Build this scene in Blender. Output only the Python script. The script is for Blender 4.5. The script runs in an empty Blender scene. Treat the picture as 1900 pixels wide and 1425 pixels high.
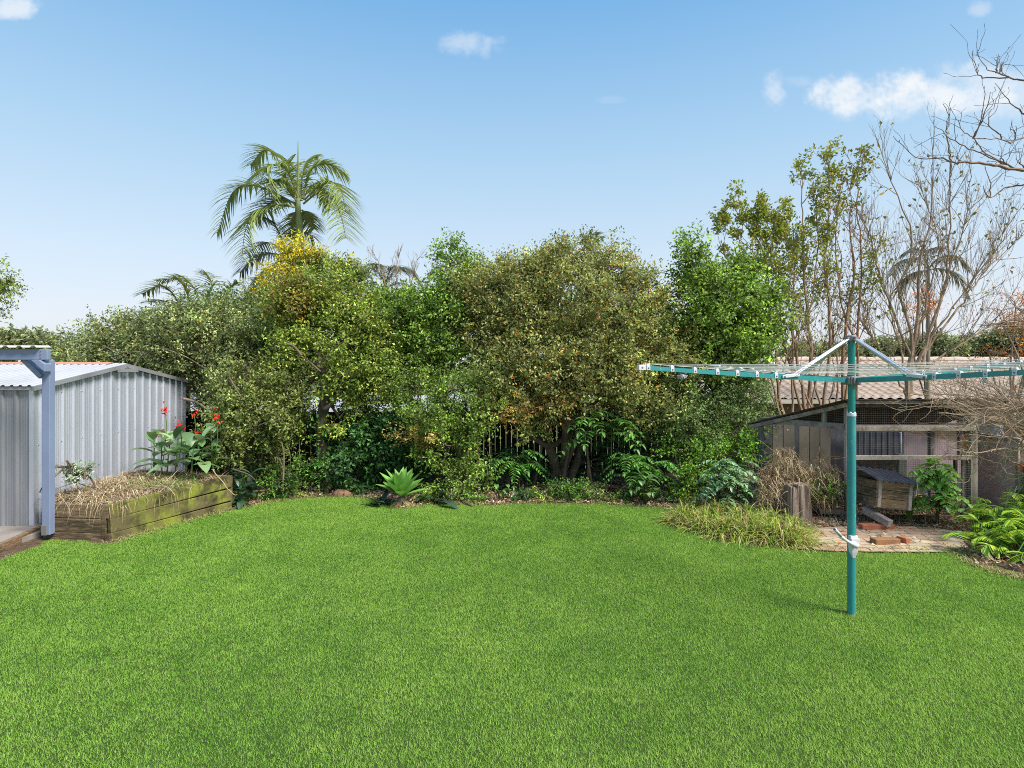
import bpy, math
import numpy as np
from mathutils import Vector, noise as mnoise

C = bpy.context.scene.collection
sc = bpy.context.scene
R = math.radians
F, HZ, CH = 1100.0, 683.0, 1.8          # focal length in photo pixels, horizon row, eye height

# ------------------------------------------------------------------ camera
cd = bpy.data.cameras.new("camera")
cam = bpy.data.objects.new("camera", cd); C.objects.link(cam)
cam.location = (0, 0, CH); cam.rotation_euler = (R(90), 0, 0)
cd.sensor_width = 36.0; cd.lens = F / 1900 * 36.0
cd.shift_y = -(712.5 - HZ) / 1900
cd.clip_end = 3000; cd.clip_start = 0.05
sc.camera = cam

# ------------------------------------------------------------------ light
SUN_EL, SUN_AZ = 50.0, 124.0             # azimuth clockwise from +Y (the view direction)
az, el = R(SUN_AZ), R(SUN_EL)
sd = Vector((math.sin(az) * math.cos(el), math.cos(az) * math.cos(el), math.sin(el)))
ld = bpy.data.lights.new("sun", 'SUN'); ld.energy = 4.7; ld.angle = R(22); ld.color = (1.0, 0.95, 0.87)
lo = bpy.data.objects.new("sun", ld); C.objects.link(lo)
lo.rotation_euler = sd.to_track_quat('Z', 'Y').to_euler()

w = bpy.data.worlds.new("World"); sc.world = w; w.use_nodes = True
nt = w.node_tree; nt.nodes.clear()
def wn(t, **k):
    n = nt.nodes.new(t)
    for a, b in k.items(): setattr(n, a, b)
    return n
out = wn('ShaderNodeOutputWorld'); bg = wn('ShaderNodeBackground'); bg.inputs[1].default_value = 0.15
sky = wn('ShaderNodeTexSky', sky_type='NISHITA', sun_disc=False, sun_elevation=el, sun_rotation=az)
sky.air_density = 1.0; sky.dust_density = 1.6; sky.ozone_density = 2.2; sky.altitude = 0
nt.links.new(bg.outputs[0], out.inputs[0])
def wmath(op, a, b=None, c=None):
    n = wn('ShaderNodeMath', operation=op)
    for i, v in enumerate((a, b, c)):
        if v is None: continue
        if isinstance(v, (int, float)): n.inputs[i].default_value = v
        else: nt.links.new(v, n.inputs[i])
    return n.outputs[0]
tc = wn('ShaderNodeTexCoord'); sep = wn('ShaderNodeSeparateXYZ'); nt.links.new(tc.outputs['Generated'], sep.inputs[0])
yy = wmath('MAXIMUM', sep.outputs[1], 0.05)
U = wmath('DIVIDE', sep.outputs[0], yy); V = wmath('DIVIDE', sep.outputs[2], yy)
comb = wn('ShaderNodeCombineXYZ'); nt.links.new(U, comb.inputs[0]); nt.links.new(V, comb.inputs[1])
nz = wn('ShaderNodeTexNoise'); nz.inputs['Scale'].default_value = 14; nz.inputs['Detail'].default_value = 9
nz.inputs['Roughness'].default_value = 0.62; nt.links.new(comb.outputs[0], nz.inputs['Vector'])
nz2 = wn('ShaderNodeTexNoise'); nz2.inputs['Scale'].default_value = 55; nz2.inputs['Detail'].default_value = 6
nt.links.new(comb.outputs[0], nz2.inputs['Vector'])
wob = wmath('MULTIPLY_ADD', nz.outputs[0], 3.6, -1.8)
wob2 = wmath('MULTIPLY_ADD', nz2.outputs[0], 1.0, -0.5)
wob = wmath('ADD', wob, wob2)
acc = None
for (px, py, rx, ry, s) in [(872, 82, 52, 24, .42), (905, 75, 28, 12, .4), (848, 92, 22, 16, .3), (1438, 165, 22, 36, .5), (1475, 150, 30, 12, .2),
                            (1590, 180, 60, 42, .9), (1650, 175, 120, 40, 1.0), (1750, 180, 130, 34, .85), (1810, 155, 80, 44, .6), (1870, 175, 110, 50, .42),
                            (25, 12, 46, 22, .7), (1820, 14, 22, 16, .35), (1130, 185, 26, 8, .10), (1525, 180, 20, 14, .15)]:
    du = wmath('MULTIPLY', wmath('SUBTRACT', U, (px - 950) / F), F / rx)
    dv = wmath('MULTIPLY', wmath('SUBTRACT', V, (HZ - py) / F), F / ry)
    d2 = wmath('ADD', wmath('MULTIPLY', du, du), wmath('MULTIPLY', dv, dv))
    m = wmath('SUBTRACT', 1.15, wmath('MULTIPLY', d2, 0.75))
    m = wmath('ADD', m, wob)
    mr = wn('ShaderNodeMapRange', interpolation_type='SMOOTHERSTEP'); nt.links.new(m, mr.inputs[0])
    mr.inputs[1].default_value = -0.15; mr.inputs[2].default_value = 1.6; mr.inputs[4].default_value = s
    acc = mr.outputs[0] if acc is None else wmath('MAXIMUM', acc, mr.outputs[0])
front = wmath('GREATER_THAN', sep.outputs[1], 0.06)
acc = wmath('MULTIPLY', acc, front)
mix = wn('ShaderNodeMix', data_type='RGBA'); nt.links.new(acc, mix.inputs[0])
# clear-air gradient of the photographed sky, blended with the physical sky
rp = wn('ShaderNodeValToRGB'); nt.links.new(sep.outputs[2], rp.inputs[0]); er = rp.color_ramp
SKY = [(0.0, (.80, .835, .90)), (.07, (.80, .84, .915)), (.17, (.675, .81, .93)), (.33, (.45, .69, .905)), (.53, (.19, .475, .83)), (1.0, (.09, .30, .66))]
er.elements[0].position = 0; er.elements[0].color = (*SKY[0][1], 1); er.elements[1].position = 1; er.elements[1].color = (*SKY[-1][1], 1)
for p_, c_ in SKY[1:-1]: e_ = er.elements.new(p_); e_.color = (*c_, 1)
sca = wn('ShaderNodeVectorMath', operation='SCALE'); nt.links.new(rp.outputs[0], sca.inputs[0]); sca.inputs[3].default_value = 4.4
hm = wn('ShaderNodeMix', data_type='RGBA'); hm.inputs[0].default_value = .86
nt.links.new(sky.outputs[0], hm.inputs[6]); nt.links.new(sca.outputs[0], hm.inputs[7])
nt.links.new(hm.outputs[2], mix.inputs[6]); mix.inputs[7].default_value = (4.15, 4.25, 4.35, 1)
nt.links.new(mix.outputs[2], bg.inputs[0])
sc.view_settings.view_transform = 'Standard'; sc.view_settings.look = 'None'
sc.view_settings.gamma = 1.0; sc.view_settings.use_curve_mapping = False
sc.view_settings.exposure = 0.6
sc.cycles.use_denoising = False; sc.cycles.pixel_filter_type = 'BLACKMAN_HARRIS'; sc.cycles.filter_width = 1.0
sc.cycles.max_bounces = 7; sc.cycles.diffuse_bounces = 4; sc.cycles.glossy_bounces = 2
sc.cycles.transmission_bounces = 4; sc.cycles.transparent_max_bounces = 6

# ------------------------------------------------------------------ helpers
def P(px, py, Y): return np.array([(px - 950) / F * Y, Y, CH - (py - HZ) / F * Y])
def G(px, py): return P(px, py, CH * F / (py - HZ))
def pxr(p, Y): return p / F * Y
def nrm(a): return a / np.maximum(np.linalg.norm(a, axis=-1, keepdims=True), 1e-9)

class MB:
    def __init__(s): s.v = []; s.f = []; s.c = []; s.n = 0
    def add(s, v, f, col=(1, 1, 1)):
        v = np.asarray(v, float).reshape(-1, 3); s.v.append(v)
        fs = f if isinstance(f, list) else [f]
        for q in fs:
            q = np.asarray(q)
            s.f.append(q + s.n)
        c = np.asarray(col, float)
        if c.ndim == 1: c = np.broadcast_to(c, (len(v), 3))
        s.c.append(c); s.n += len(v)
    def build(s, name, mat, parent=None, smooth=False, bevel=0):
        me = bpy.data.meshes.new(name)
        V = np.concatenate(s.v); me.vertices.add(len(V)); me.vertices.foreach_set('co', V.astype(np.float32).ravel())
        li = np.concatenate([q.ravel() for q in s.f]); tot = np.concatenate([np.full(len(q), q.shape[1]) for q in s.f])
        st = np.concatenate([[0], np.cumsum(tot)[:-1]])
        me.loops.add(len(li)); me.loops.foreach_set('vertex_index', li.astype(np.int32))
        me.polygons.add(len(tot)); me.polygons.foreach_set('loop_start', st.astype(np.int32)); me.polygons.foreach_set('loop_total', tot.astype(np.int32))
        me.polygons.foreach_set('use_smooth', np.full(len(tot), bool(smooth)))
        a = me.color_attributes.new('Col', 'FLOAT_COLOR', 'POINT')
        cc = np.concatenate(s.c); cc = np.hstack([cc, np.ones((len(cc), 1))]).astype(np.float32)
        a.data.foreach_set('color', cc.ravel())
        me.update(calc_edges=True); me.validate()
        o = bpy.data.objects.new(name, me); C.objects.link(o); me.materials.append(mat)
        if parent is not None: o.parent = parent; o.location = (0, 0, 0) if (parent.get('local') or parent.parent is not None) else -Vector(parent.location)
        if bevel:
            b = o.modifiers.new('bevel', 'BEVEL'); b.width = bevel; b.segments = 2; b.limit_method = 'ANGLE'
        return o
def tag(o, label=None, cat=None, group=None, kind=None):
    if label: o['label'] = label
    if cat: o['category'] = cat
    if group: o['group'] = group
    if kind: o['kind'] = kind
    return o
def thing(name, label, cat, loc=(0, 0, 0), group=None, local=False):
    o = bpy.data.objects.new(name, None); C.objects.link(o); o.location = tuple(float(x) for x in loc)
    o.empty_display_size = .2
    if local: o['local'] = 1
    return tag(o, label, cat, group)

BOXF = np.array([[0, 3, 2, 1], [4, 5, 6, 7], [0, 1, 5, 4], [1, 2, 6, 5], [2, 3, 7, 6], [3, 0, 4, 7]])
def box(mb, c, s, rz=0, col=(1, 1, 1), rot=None):
    x, y, z = [q / 2 for q in s]
    v = np.array([[-x, -y, -z], [x, -y, -z], [x, y, -z], [-x, y, -z], [-x, -y, z], [x, -y, z], [x, y, z], [-x, y, z]])
    if rot is not None: v = v @ np.array(rot.to_matrix()).T
    if rz: v = v @ np.array([[math.cos(rz), -math.sin(rz), 0], [math.sin(rz), math.cos(rz), 0], [0, 0, 1]]).T
    mb.add(v + np.asarray(c), BOXF, col)
def beam(mb, a, b, wd, ht, col=(1, 1, 1), up=(0, 0, 1), ends=(0, 0)):
    """rectangular bar from a to b; ht measured along up"""
    a = np.asarray(a, float); b = np.asarray(b, float); d = nrm(b - a)
    a = a - d * ends[0]; b = b + d * ends[1]
    u = np.asarray(up, float); s = nrm(np.cross(d, u)); u = nrm(np.cross(s, d))
    q = [-s * wd / 2 - u * ht / 2, s * wd / 2 - u * ht / 2, s * wd / 2 + u * ht / 2, -s * wd / 2 + u * ht / 2]
    v = np.array([a + k for k in q] + [b + k for k in q])
    mb.add(v, BOXF[:, ::-1], col)
def tube(mb, pts, rad, n=8, col=(1, 1, 1), cap=True):
    pts = np.asarray(pts, float); m = len(pts)
    rad = np.broadcast_to(np.asarray(rad, float), (m,))
    t = np.gradient(pts, axis=0); t = nrm(t)
    ref = np.array([0, 0, 1.0]) if abs(t[0][2]) < .9 else np.array([1.0, 0, 0])
    s = np.cross(t[0], ref); s /= np.linalg.norm(s); S = []
    for k in range(m):
        s = s - t[k] * np.dot(s, t[k]); s /= max(np.linalg.norm(s), 1e-9); S.append(s)
    S = np.array(S); B = np.cross(t, S)
    a = np.linspace(0, 2 * math.pi, n, endpoint=False)
    v = pts[:, None] + rad[:, None, None] * (np.cos(a)[None, :, None] * S[:, None] + np.sin(a)[None, :, None] * B[:, None])
    i = np.arange(m - 1)[:, None] * n; j = np.arange(n)[None]; k = (np.arange(n) + 1)[None] % n
    f = np.stack([i + j, i + k, i + n + k, i + n + j], -1).reshape(-1, 4)
    c = col
    fs = [f]
    if cap: fs += [np.arange(n)[::-1][None], (np.arange(n) + (m - 1) * n)[None]]
    if np.ndim(col) == 2: c = np.repeat(np.asarray(col), n, axis=0)
    mb.add(v.reshape(-1, 3), fs, c)
def grid(mb, xs, ys, fz, col=(1, 1, 1)):
    X, Y = np.meshgrid(xs, ys); Z = fz(X, Y)
    v = np.stack([X, Y, Z], -1).reshape(-1, 3); n = len(xs)
    i = np.arange(len(ys) - 1)[:, None] * n + np.arange(n - 1)[None]
    f = np.stack([i, i + 1, i + n + 1, i + n], -1).reshape(-1, 4)
    mb.add(v, f, col)

def leaves(mb, pos, d, nor, ln, wd, col, fold=.25):
    """folded two-triangle leaves"""
    n = len(pos); d = nrm(d); s = nrm(np.cross(d, nor)); u = np.cross(s, d)
    ln = np.broadcast_to(ln, (n,))[:, None]; wd = np.broadcast_to(wd, (n,))[:, None]
    b = pos; t = pos + d * ln - u * ln * .12
    m = pos + d * ln * .45
    L = m + s * wd * .5 + u * wd * fold; Rr = m - s * wd * .5 + u * wd * fold
    v = np.stack([b, L, t, Rr], 1).reshape(-1, 3)
    i = np.arange(n)[:, None] * 4
    f = np.concatenate([i + np.array([[0, 2, 1]]), i + np.array([[0, 3, 2]])])
    mb.add(v, f, np.repeat(col, 4, axis=0))
def blades(mb, base, d, ln, wd, col, segs=3, droop=.3, prof='grass', fold=.12, side=None, tipcol=None, rng=None):
    """N curved ribbons with a folded midrib"""
    n = len(base); d = nrm(d)
    ln = np.broadcast_to(ln, (n,)).astype(float); wd = np.broadcast_to(wd, (n,)).astype(float); dr = np.broadcast_to(droop, (n,)).astype(float)
    T = np.linspace(0, 1, segs + 1)
    if side is None:
        side = np.cross(d, np.array([0, 0, 1.0])) + 1e-4; side = nrm(side)
    else: side = nrm(side - d * (side * d).sum(-1, keepdims=True))
    W = {'grass': lambda t: (1 - t ** 1.6) * .5 + .02, 'leaf': lambda t: .5 * np.sin(np.pi * np.clip(t, 0, 1) ** .85) ** .8 + .015,
         'strap': lambda t: .5 * np.minimum(1, (1 - t) * 2.4) * (0.75 + .25 * np.sin(np.pi * t)) + .01,
         'agave': lambda t: .5 * (.45 + .55 * np.sin(np.pi * t ** .9)) * np.clip((1 - t) * 3, 0, 1) ** .7 + .004}[prof]
    vs, cs = [], []
    flat = segs == 1
    for t in T:
        p = base + d * (ln * t)[:, None]; p[:, 2] -= dr * ln * t * t
        ta = d.copy(); ta[:, 2] -= 2 * dr * t; ta = nrm(ta); u = nrm(np.cross(side, ta))
        hw = (wd * W(t))[:, None]
        vs += [p - side * hw + u * hw * fold * 2, p, p + side * hw + u * hw * fold * 2]
        c = col if tipcol is None else col * (1 - t) + tipcol * t
        cs += [c, c, c]
    v = np.stack(vs, 1); cc = np.stack(cs, 1); k = v.shape[1]
    fl = []
    for s in range(segs):
        a = s * 3
        fl += [[a, a + 1, a + 4, a + 3], [a + 1, a + 2, a + 5, a + 4]]
    f = (np.arange(n)[:, None, None] * k + np.array(fl)[None]).reshape(-1, 4)
    mb.add(v.reshape(-1, 3), f, cc.reshape(-1, 3))
def pick(rng, pal, n):
    cols = np.array([p[:3] for p in pal]); wt = np.array([p[3] for p in pal], float); wt /= wt.sum()
    c = cols[rng.choice(len(pal), n, p=wt)]
    return c * rng.lognormal(0, .16, (n, 1)) * rng.normal(1, .05, (n, 3)).clip(.8, 1.2)
def rnd(rng, n): return nrm(rng.normal(size=(n, 3)))
def bez(p0, p1, p2, n=8):
    t = np.linspace(0, 1, n)[:, None]
    return (1 - t) ** 2 * p0 + 2 * t * (1 - t) * p1 + t * t * p2
def smooth_path(pts, n=14):
    pts = np.asarray(pts, float); m = len(pts); q = []
    for x in np.linspace(0, m - 1, n):
        i = min(int(x), m - 2); t = x - i
        p0, p1, p2, p3 = pts[max(i - 1, 0)], pts[i], pts[i + 1], pts[min(i + 2, m - 1)]
        q.append(.5 * (2 * p1 + (p2 - p0) * t + (2 * p0 - 5 * p1 + 4 * p2 - p3) * t * t + (3 * p1 - p0 - 3 * p2 + p3) * t ** 3))
    return np.array(q)

# ------------------------------------------------------------------ materials
def mat(name, color=(.5, .5, .5), rough=.7, metal=0, attr=True, noise=None, bump=None, trans=0, stretch=(1, 1, 1), spec=.5, brick=None, extra=None):
    """noise: list of (scale, colour, lo, hi, detail); bump: (scale, strength, dist)"""
    m = bpy.data.materials.new(name); m.use_nodes = True; t = m.node_tree; b = t.nodes['Principled BSDF']
    b.inputs['Roughness'].default_value = rough; b.inputs['Metallic'].default_value = metal
    b.inputs['Specular IOR Level'].default_value = spec
    L = t.links.new
    co = t.nodes.new('ShaderNodeTexCoord'); mp = t.nodes.new('ShaderNodeMapping'); mp.inputs['Scale'].default_value = stretch
    L(co.outputs['Object'], mp.inputs[0])
    cur = None
    rgb = t.nodes.new('ShaderNodeRGB'); rgb.outputs[0].default_value = (*color, 1); cur = rgb.outputs[0]
    for (s, c2, lo, hi, det) in (noise or []):
        nn = t.nodes.new('ShaderNodeTexNoise'); nn.inputs['Scale'].default_value = s; nn.inputs['Detail'].default_value = det
        nn.inputs['Roughness'].default_value = .6
        L(mp.outputs[0], nn.inputs['Vector'])
        mr = t.nodes.new('ShaderNodeMapRange'); L(nn.outputs[0], mr.inputs[0]); mr.inputs[1].default_value = lo; mr.inputs[2].default_value = hi
        mx = t.nodes.new('ShaderNodeMix'); mx.data_type = 'RGBA'; L(mr.outputs[0], mx.inputs[0]); L(cur, mx.inputs[6]); mx.inputs[7].default_value = (*c2, 1)
        cur = mx.outputs[2]
    if brick:
        br = t.nodes.new('ShaderNodeTexBrick'); mp2 = t.nodes.new('ShaderNodeMapping'); L(co.outputs['Object'], mp2.inputs[0])
        mp2.inputs['Rotation'].default_value = (0, 0, .12)
        L(mp2.outputs[0], br.inputs['Vector']); br.inputs['Scale'].default_value = 1
        br.inputs['Brick Width'].default_value = .23; br.inputs['Row Height'].default_value = .115; br.inputs['Mortar Size'].default_value = .006
        br.inputs['Color1'].default_value = (1, 1, 1, 1); br.inputs['Color2'].default_value = (.72, .7, .66, 1); br.inputs['Mortar'].default_value = (.25, .2, .15, 1)
        mx = t.nodes.new('ShaderNodeMix'); mx.data_type = 'RGBA'; mx.blend_type = 'MULTIPLY'; mx.inputs[0].default_value = 1
        L(cur, mx.inputs[6]); L(br.outputs[0], mx.inputs[7]); cur = mx.outputs[2]
    if attr:
        at = t.nodes.new('ShaderNodeAttribute'); at.attribute_name = 'Col'
        mx = t.nodes.new('ShaderNodeMix'); mx.data_type = 'RGBA'; mx.blend_type = 'MULTIPLY'; mx.inputs[0].default_value = 1
        L(cur, mx.inputs[6]); L(at.outputs[0], mx.inputs[7]); cur = mx.outputs[2]
    L(cur, b.inputs['Base Color'])
    if bump:
        nn = t.nodes.new('ShaderNodeTexNoise'); nn.inputs['Scale'].default_value = bump[0]; nn.inputs['Detail'].default_value = 6; L(mp.outputs[0], nn.inputs['Vector'])
        bp = t.nodes.new('ShaderNodeBump'); bp.inputs['Strength'].default_value = bump[1]; bp.inputs['Distance'].default_value = bump[2]
        L(nn.outputs[0], bp.inputs['Height']); L(bp.outputs[0], b.inputs['Normal'])
    if trans:
        tr = t.nodes.new('ShaderNodeBsdfTranslucent'); mm = t.nodes.new('ShaderNodeMixShader'); mm.inputs[0].default_value = trans
        hs = t.nodes.new('ShaderNodeHueSaturation'); hs.inputs['Value'].default_value = 1.5; hs.inputs['Hue'].default_value = .49; hs.inputs['Saturation'].default_value = 1.05; L(cur, hs.inputs['Color'])
        L(hs.outputs[0], tr.inputs[0]); L(b.outputs[0], mm.inputs[1]); L(tr.outputs[0], mm.inputs[2])
        L(mm.outputs[0], t.nodes['Material Output'].inputs[0])
    return m
M_LEAF = mat('leaf', (1, 1, 1), .5, trans=.26, spec=.32)
M_WAX = mat('waxy_leaf', (1, 1, 1), .38, trans=.2, spec=.5)
M_GRASS = mat('grass_blade', (1, 1, 1), .6, trans=.3, spec=.15)
M_DRY = mat('dry_straw', (1, 1, 1), .8, trans=.15, spec=.2)
M_PETAL = mat('petal', (1, 1, 1), .6, trans=.3, spec=.2)
M_BARK = mat('bark', (.17, .13, .09), .9, noise=[(9, (.07, .055, .04), .4, .65, 8)], bump=(30, .8, .02), stretch=(1, 1, .25), spec=.2)
M_BARKP = mat('pale_bark', (.34, .27, .2), .85, noise=[(7, (.18, .14, .1), .4, .7, 8)], bump=(30, .6, .015), stretch=(1, 1, .25), spec=.2)
M_PALMT = mat('palm_trunk', (.2, .25, .09), .7, noise=[(3, (.12, .16, .06), .4, .7, 5)], spec=.3)
M_SOIL = mat('garden_soil', (.10, .065, .042), .95, noise=[(3, (.17, .12, .08), .45, .7, 8), (30, (.05, .035, .025), .5, .7, 6)], bump=(24, 1, .04), attr=False, spec=.1)
M_TURF = mat('turf_base', (.035, .062, .014), .95, noise=[(2, (.045, .075, .018), .4, .7, 8)], attr=False, spec=.1)
M_LAND = mat('far_ground', (.09, .12, .04), .95, noise=[(.3, (.13, .12, .06), .4, .7, 8)], attr=False, spec=.1)
M_ZINC = mat('galvanised_steel', (.60, .63, .70), .38, .55, noise=[(3, (.50, .53, .60), .4, .7, 8), (22, (.52, .55, .62), .52, .8, 3)], spec=.5, stretch=(1, 1, .25))
M_ZINCD = mat('shaded_grey_steel', (.33, .335, .35), .5, .35, noise=[(3, (.24, .24, .25), .4, .7, 8), (1.2, (.36, .33, .27), .62, .8, 8)], spec=.4, stretch=(1, 1, .25))  # darker copy of the steel: front wall's shade in the colour, also grey trims
M_ROOFW = mat('roof_steel', (.42, .42, .44), .45, .1, noise=[(2, (.33, .33, .33), .45, .75, 8)], spec=.4)
M_BLUEP = mat('blue_grey_paint', (.20, .245, .36), .4, noise=[(1.5, (.165, .205, .31), .4, .7, 5), (9, (.24, .27, .36), .6, .8, 8)], bump=(60, .1, .002), spec=.5)
M_CREAM = mat('cream_edge', (.62, .58, .48), .6)
M_WOODG = mat('mossy_timber', (.12, .10, .045), .85, noise=[(2.6, (.22, .25, .03), .40, .60, 9), (4.5, (.045, .04, .02), .48, .66, 9), (26, (.22, .23, .05), .58, .75, 5)], bump=(18, .8, .01), stretch=(1, 1, 1), spec=.2)
M_WOODB = mat('damp_timber', (.20, .14, .085), .9, noise=[(3, (.07, .06, .035), .42, .62, 9), (20, (.32, .25, .17), .5, .75, 6)], bump=(25, .8, .01), stretch=(.35, 1, 2.5), spec=.2)
M_WOODY = mat('grey_timber', (.33, .285, .255), .9, noise=[(5, (.15, .12, .10), .42, .66, 9), (30, (.44, .40, .36), .5, .75, 5)], bump=(40, .7, .006), spec=.15, stretch=(1, 1, 1))
M_WOODV = mat('grey_upright_timber', (.38, .34, .31), .9, noise=[(12, (.13, .11, .095), .42, .66, 9), (45, (.36, .34, .31), .5, .75, 5)], bump=(60, .7, .006), spec=.15, stretch=(1, 1, .12))
M_FENCE = mat('dark_paling', (.045, .033, .027), .9, noise=[(14, (.022, .017, .014), .4, .7, 8)], bump=(60, .5, .005), stretch=(1, 1, .1), spec=.1)
M_STUMP = mat('sleeper_end', (.36, .27, .21), .95, noise=[(16, (.11, .08, .06), .42, .64, 9), (60, (.33, .28, .26), .55, .75, 4)], bump=(50, 1, .02), stretch=(1, 1, .12), spec=.1)
M_MAUVE = mat('mauve_sheet', (.29, .215, .215), .8, noise=[(2, (.24, .18, .18), .4, .7, 8), (90, (.35, .28, .27), .6, .8, 2)], spec=.2)
M_BEIGE = mat('beige_board', (.14, .12, .09), .85, noise=[(5, (.10, .085, .065), .4, .7, 8)], spec=.2)
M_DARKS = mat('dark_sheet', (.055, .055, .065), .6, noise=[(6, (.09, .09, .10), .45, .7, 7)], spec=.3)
M_WIRE = mat('wire', (.14, .14, .14), .5, .6)
M_TEAL = mat('teal_enamel', (.03, .24, .24), .3, noise=[(6, (.05, .29, .27), .45, .75, 6), (34, (.22, .36, .33), .62, .70, 6), (11, (.14, .10, .06), .70, .74, 8)], spec=.5)
M_TEALD = mat('dark_teal_enamel', (.0, .18, .15), .3, spec=.5)
M_ALU = mat('aluminium', (.62, .62, .64), .35, .6)
M_PLAS = mat('white_plastic', (.6, .6, .61), .45, noise=[(20, (.5, .5, .52), .5, .8, 4)], spec=.5)
M_GREYP = mat('grey_casting', (.19, .18, .17), .6, .2)
M_CORD = mat('line_cord', (.62, .60, .55), .7)
M_PAVE = mat('brick_paving', (.52, .34, .24), .9, noise=[(1.6, (.52, .45, .31), .42, .62, 7), (9, (.30, .17, .11), .5, .75, 8)], bump=(30, .6, .01), brick=True, attr=False, spec=.15)
M_BRICK = mat('brick', (.42, .15, .075), .9, noise=[(20, (.32, .12, .07), .4, .7, 6)], bump=(60, .6, .005), spec=.15)
M_CONC = mat('concrete', (.27, .24, .21), .9, noise=[(4, (.19, .165, .14), .4, .7, 9)], bump=(60, .4, .005), attr=False, spec=.2)
M_TILE = mat('roof_tile', (.50, .40, .33), .85, noise=[(1.5, (.42, .33, .27), .4, .7, 8), (9, (.58, .48, .41), .5, .8, 4)], spec=.2)
M_BWALL = mat('house_brick_wall', (.2, .13, .09), .9, spec=.1)
M_PIPE = mat('grey_pipe', (.3, .33, .38), .4)
M_ROCK = mat('sandstone', (.27, .17, .10), .9, noise=[(8, (.18, .11, .07), .4, .7, 8)], bump=(20, 1, .03), spec=.1)
M_RED = M_PETAL

# ------------------------------------------------------------------ ground
def tz(X, Y):
    """terrain: level yard, falling away behind the back fence"""
    s = np.clip((Y - 10.4) / 5.0, 0, 1); s = s * s * (3 - 2 * s)
    return -2.1 * s
mb = MB()
xs = np.unique(np.concatenate([np.linspace(-12, 12, 97), np.linspace(-400, -12, 30), np.linspace(12, 400, 30)]))
ys = np.unique(np.concatenate([np.linspace(-6, 18, 97), np.linspace(18, 900, 50)]))
def gz(X, Y):
    b = 0.02 * np.sin(X * 3.1 + Y) * np.sin(Y * 2.7) * ((Y > 7.9) | (X > 3))
    far = np.clip((Y - 60) / 300, 0, 1)
    return tz(X, Y) - .03 + b + far * 5 * (1 + .4 * np.sin(X * .013) + .2 * np.sin(X * .031 + 2))
grid(mb, xs, ys, gz)
tag(mb.build('ground', M_LAND, smooth=True), kind='structure')

LAWN_PX = [(-250, 1220), (-60, 1066), (60, 1020), (96, 1002), (203, 1012), (300, 984), (427, 949), (500, 934), (560, 926), (640, 922), (700, 928), (745, 946), (800, 938), (900, 940), (1000, 936),
           (1120, 938), (1240, 944), (1262, 975), (1330, 1002), (1420, 1016), (1500, 1021), (1580, 1026), (1700, 1026), (1775, 1026), (1800, 1048), (1850, 1066), (1905, 1078), (2100, 1130)]
lawn = [tuple(G(x, y)[:2]) for x, y in LAWN_PX] + [(6.5, 2.6), (6.5, -1), (-6.5, -1), (-6.5, 3.6)]
lawn = np.array(lawn)
def inside(poly, X, Y):
    r = np.zeros(X.shape, bool); n = len(poly); j = n - 1
    for i in range(n):
        xi, yi = poly[i]; xj, yj = poly[j]
        r ^= ((yi > Y) != (yj > Y)) & (X < (xj - xi) * (Y - yi) / (yj - yi + 1e-12) + xi); j = i
    return r
def flat_poly(name, poly, z, m, kind='structure'):
    mb = MB(); v = np.array([(x, y, z) for x, y in poly]); mb.add(v, np.arange(len(poly))[None][:, ::-1])
    return tag(mb.build(name, m), kind=kind)
pv = [G(x, y)[:2] for x, y in [(1480, 1024), (1488, 1003), (1510, 985), (1600, 980), (1700, 982), (1785, 990), (1790, 1020), (1760, 1030), (1620, 1030), (1540, 1028)]]
# undulating garden bed soil
mb = MB()
def bz(X, Y):
    o = np.array([[mnoise.noise((x * 2.2, y * 2.2, 0)) * .03 + mnoise.noise((x * 8, y * 8, 3)) * .012 for x, y in zip(a, b)] for a, b in zip(X, Y)])
    return .006 + np.clip(o + .012, 0.002, 1) * (~inside(lawn, X, Y)) * (~inside(np.array(pv) + (np.array(pv) - np.mean(pv, 0)) * .12, X, Y))
grid(mb, np.linspace(-6.6, 7.5, 180), np.linspace(4.0, 10.6, 90), bz)
tag(mb.build('garden_bed', M_SOIL, smooth=True), kind='structure')
# lawn sheet
mb = MB(); lx = np.linspace(-6.5, 6.5, 140); ly = np.linspace(-1, 8.3, 100)
X, Y = np.meshgrid(lx, ly); Z = np.full(X.shape, .016)
v = np.stack([X, Y, Z], -1).reshape(-1, 3); ok = inside(lawn, X, Y).ravel(); n = len(lx)
i = (np.arange(len(ly) - 1)[:, None] * n + np.arange(n - 1)[None]).ravel()
q = np.stack([i, i + 1, i + n + 1, i + n], -1); q = q[ok[q].all(1)]
mb.add(v, q); tag(mb.build('lawn', M_TURF), kind='structure')

# grass blades
rng = np.random.default_rng(11)
def patch(X, Y, s, o=0):
    return (np.sin(X * s * 1.7 + o + 1.3 * np.sin(Y * s * .9 + o)) * np.sin(Y * s * 2.1 + o * 2 + 1.1 * np.sin(X * s * 1.3)) + .6 * np.sin(X * s * 4.1 + Y * s * 3.3 + o) * np.sin(Y * s * 4.7 - X * s * 2.2)) / 1.6
mb = MB(); NB = 1250000
Y = rng.uniform(2.2, 8.2, NB * 4); half = Y * 980 / F
keep = rng.random(NB * 4) < np.clip(.40 + .6 * (3.4 / Y) ** .7, 0, 1)
Y = Y[keep]; X = rng.uniform(-1, 1, len(Y)) * (Y * 985 / F * 1.12 + .25)
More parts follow.
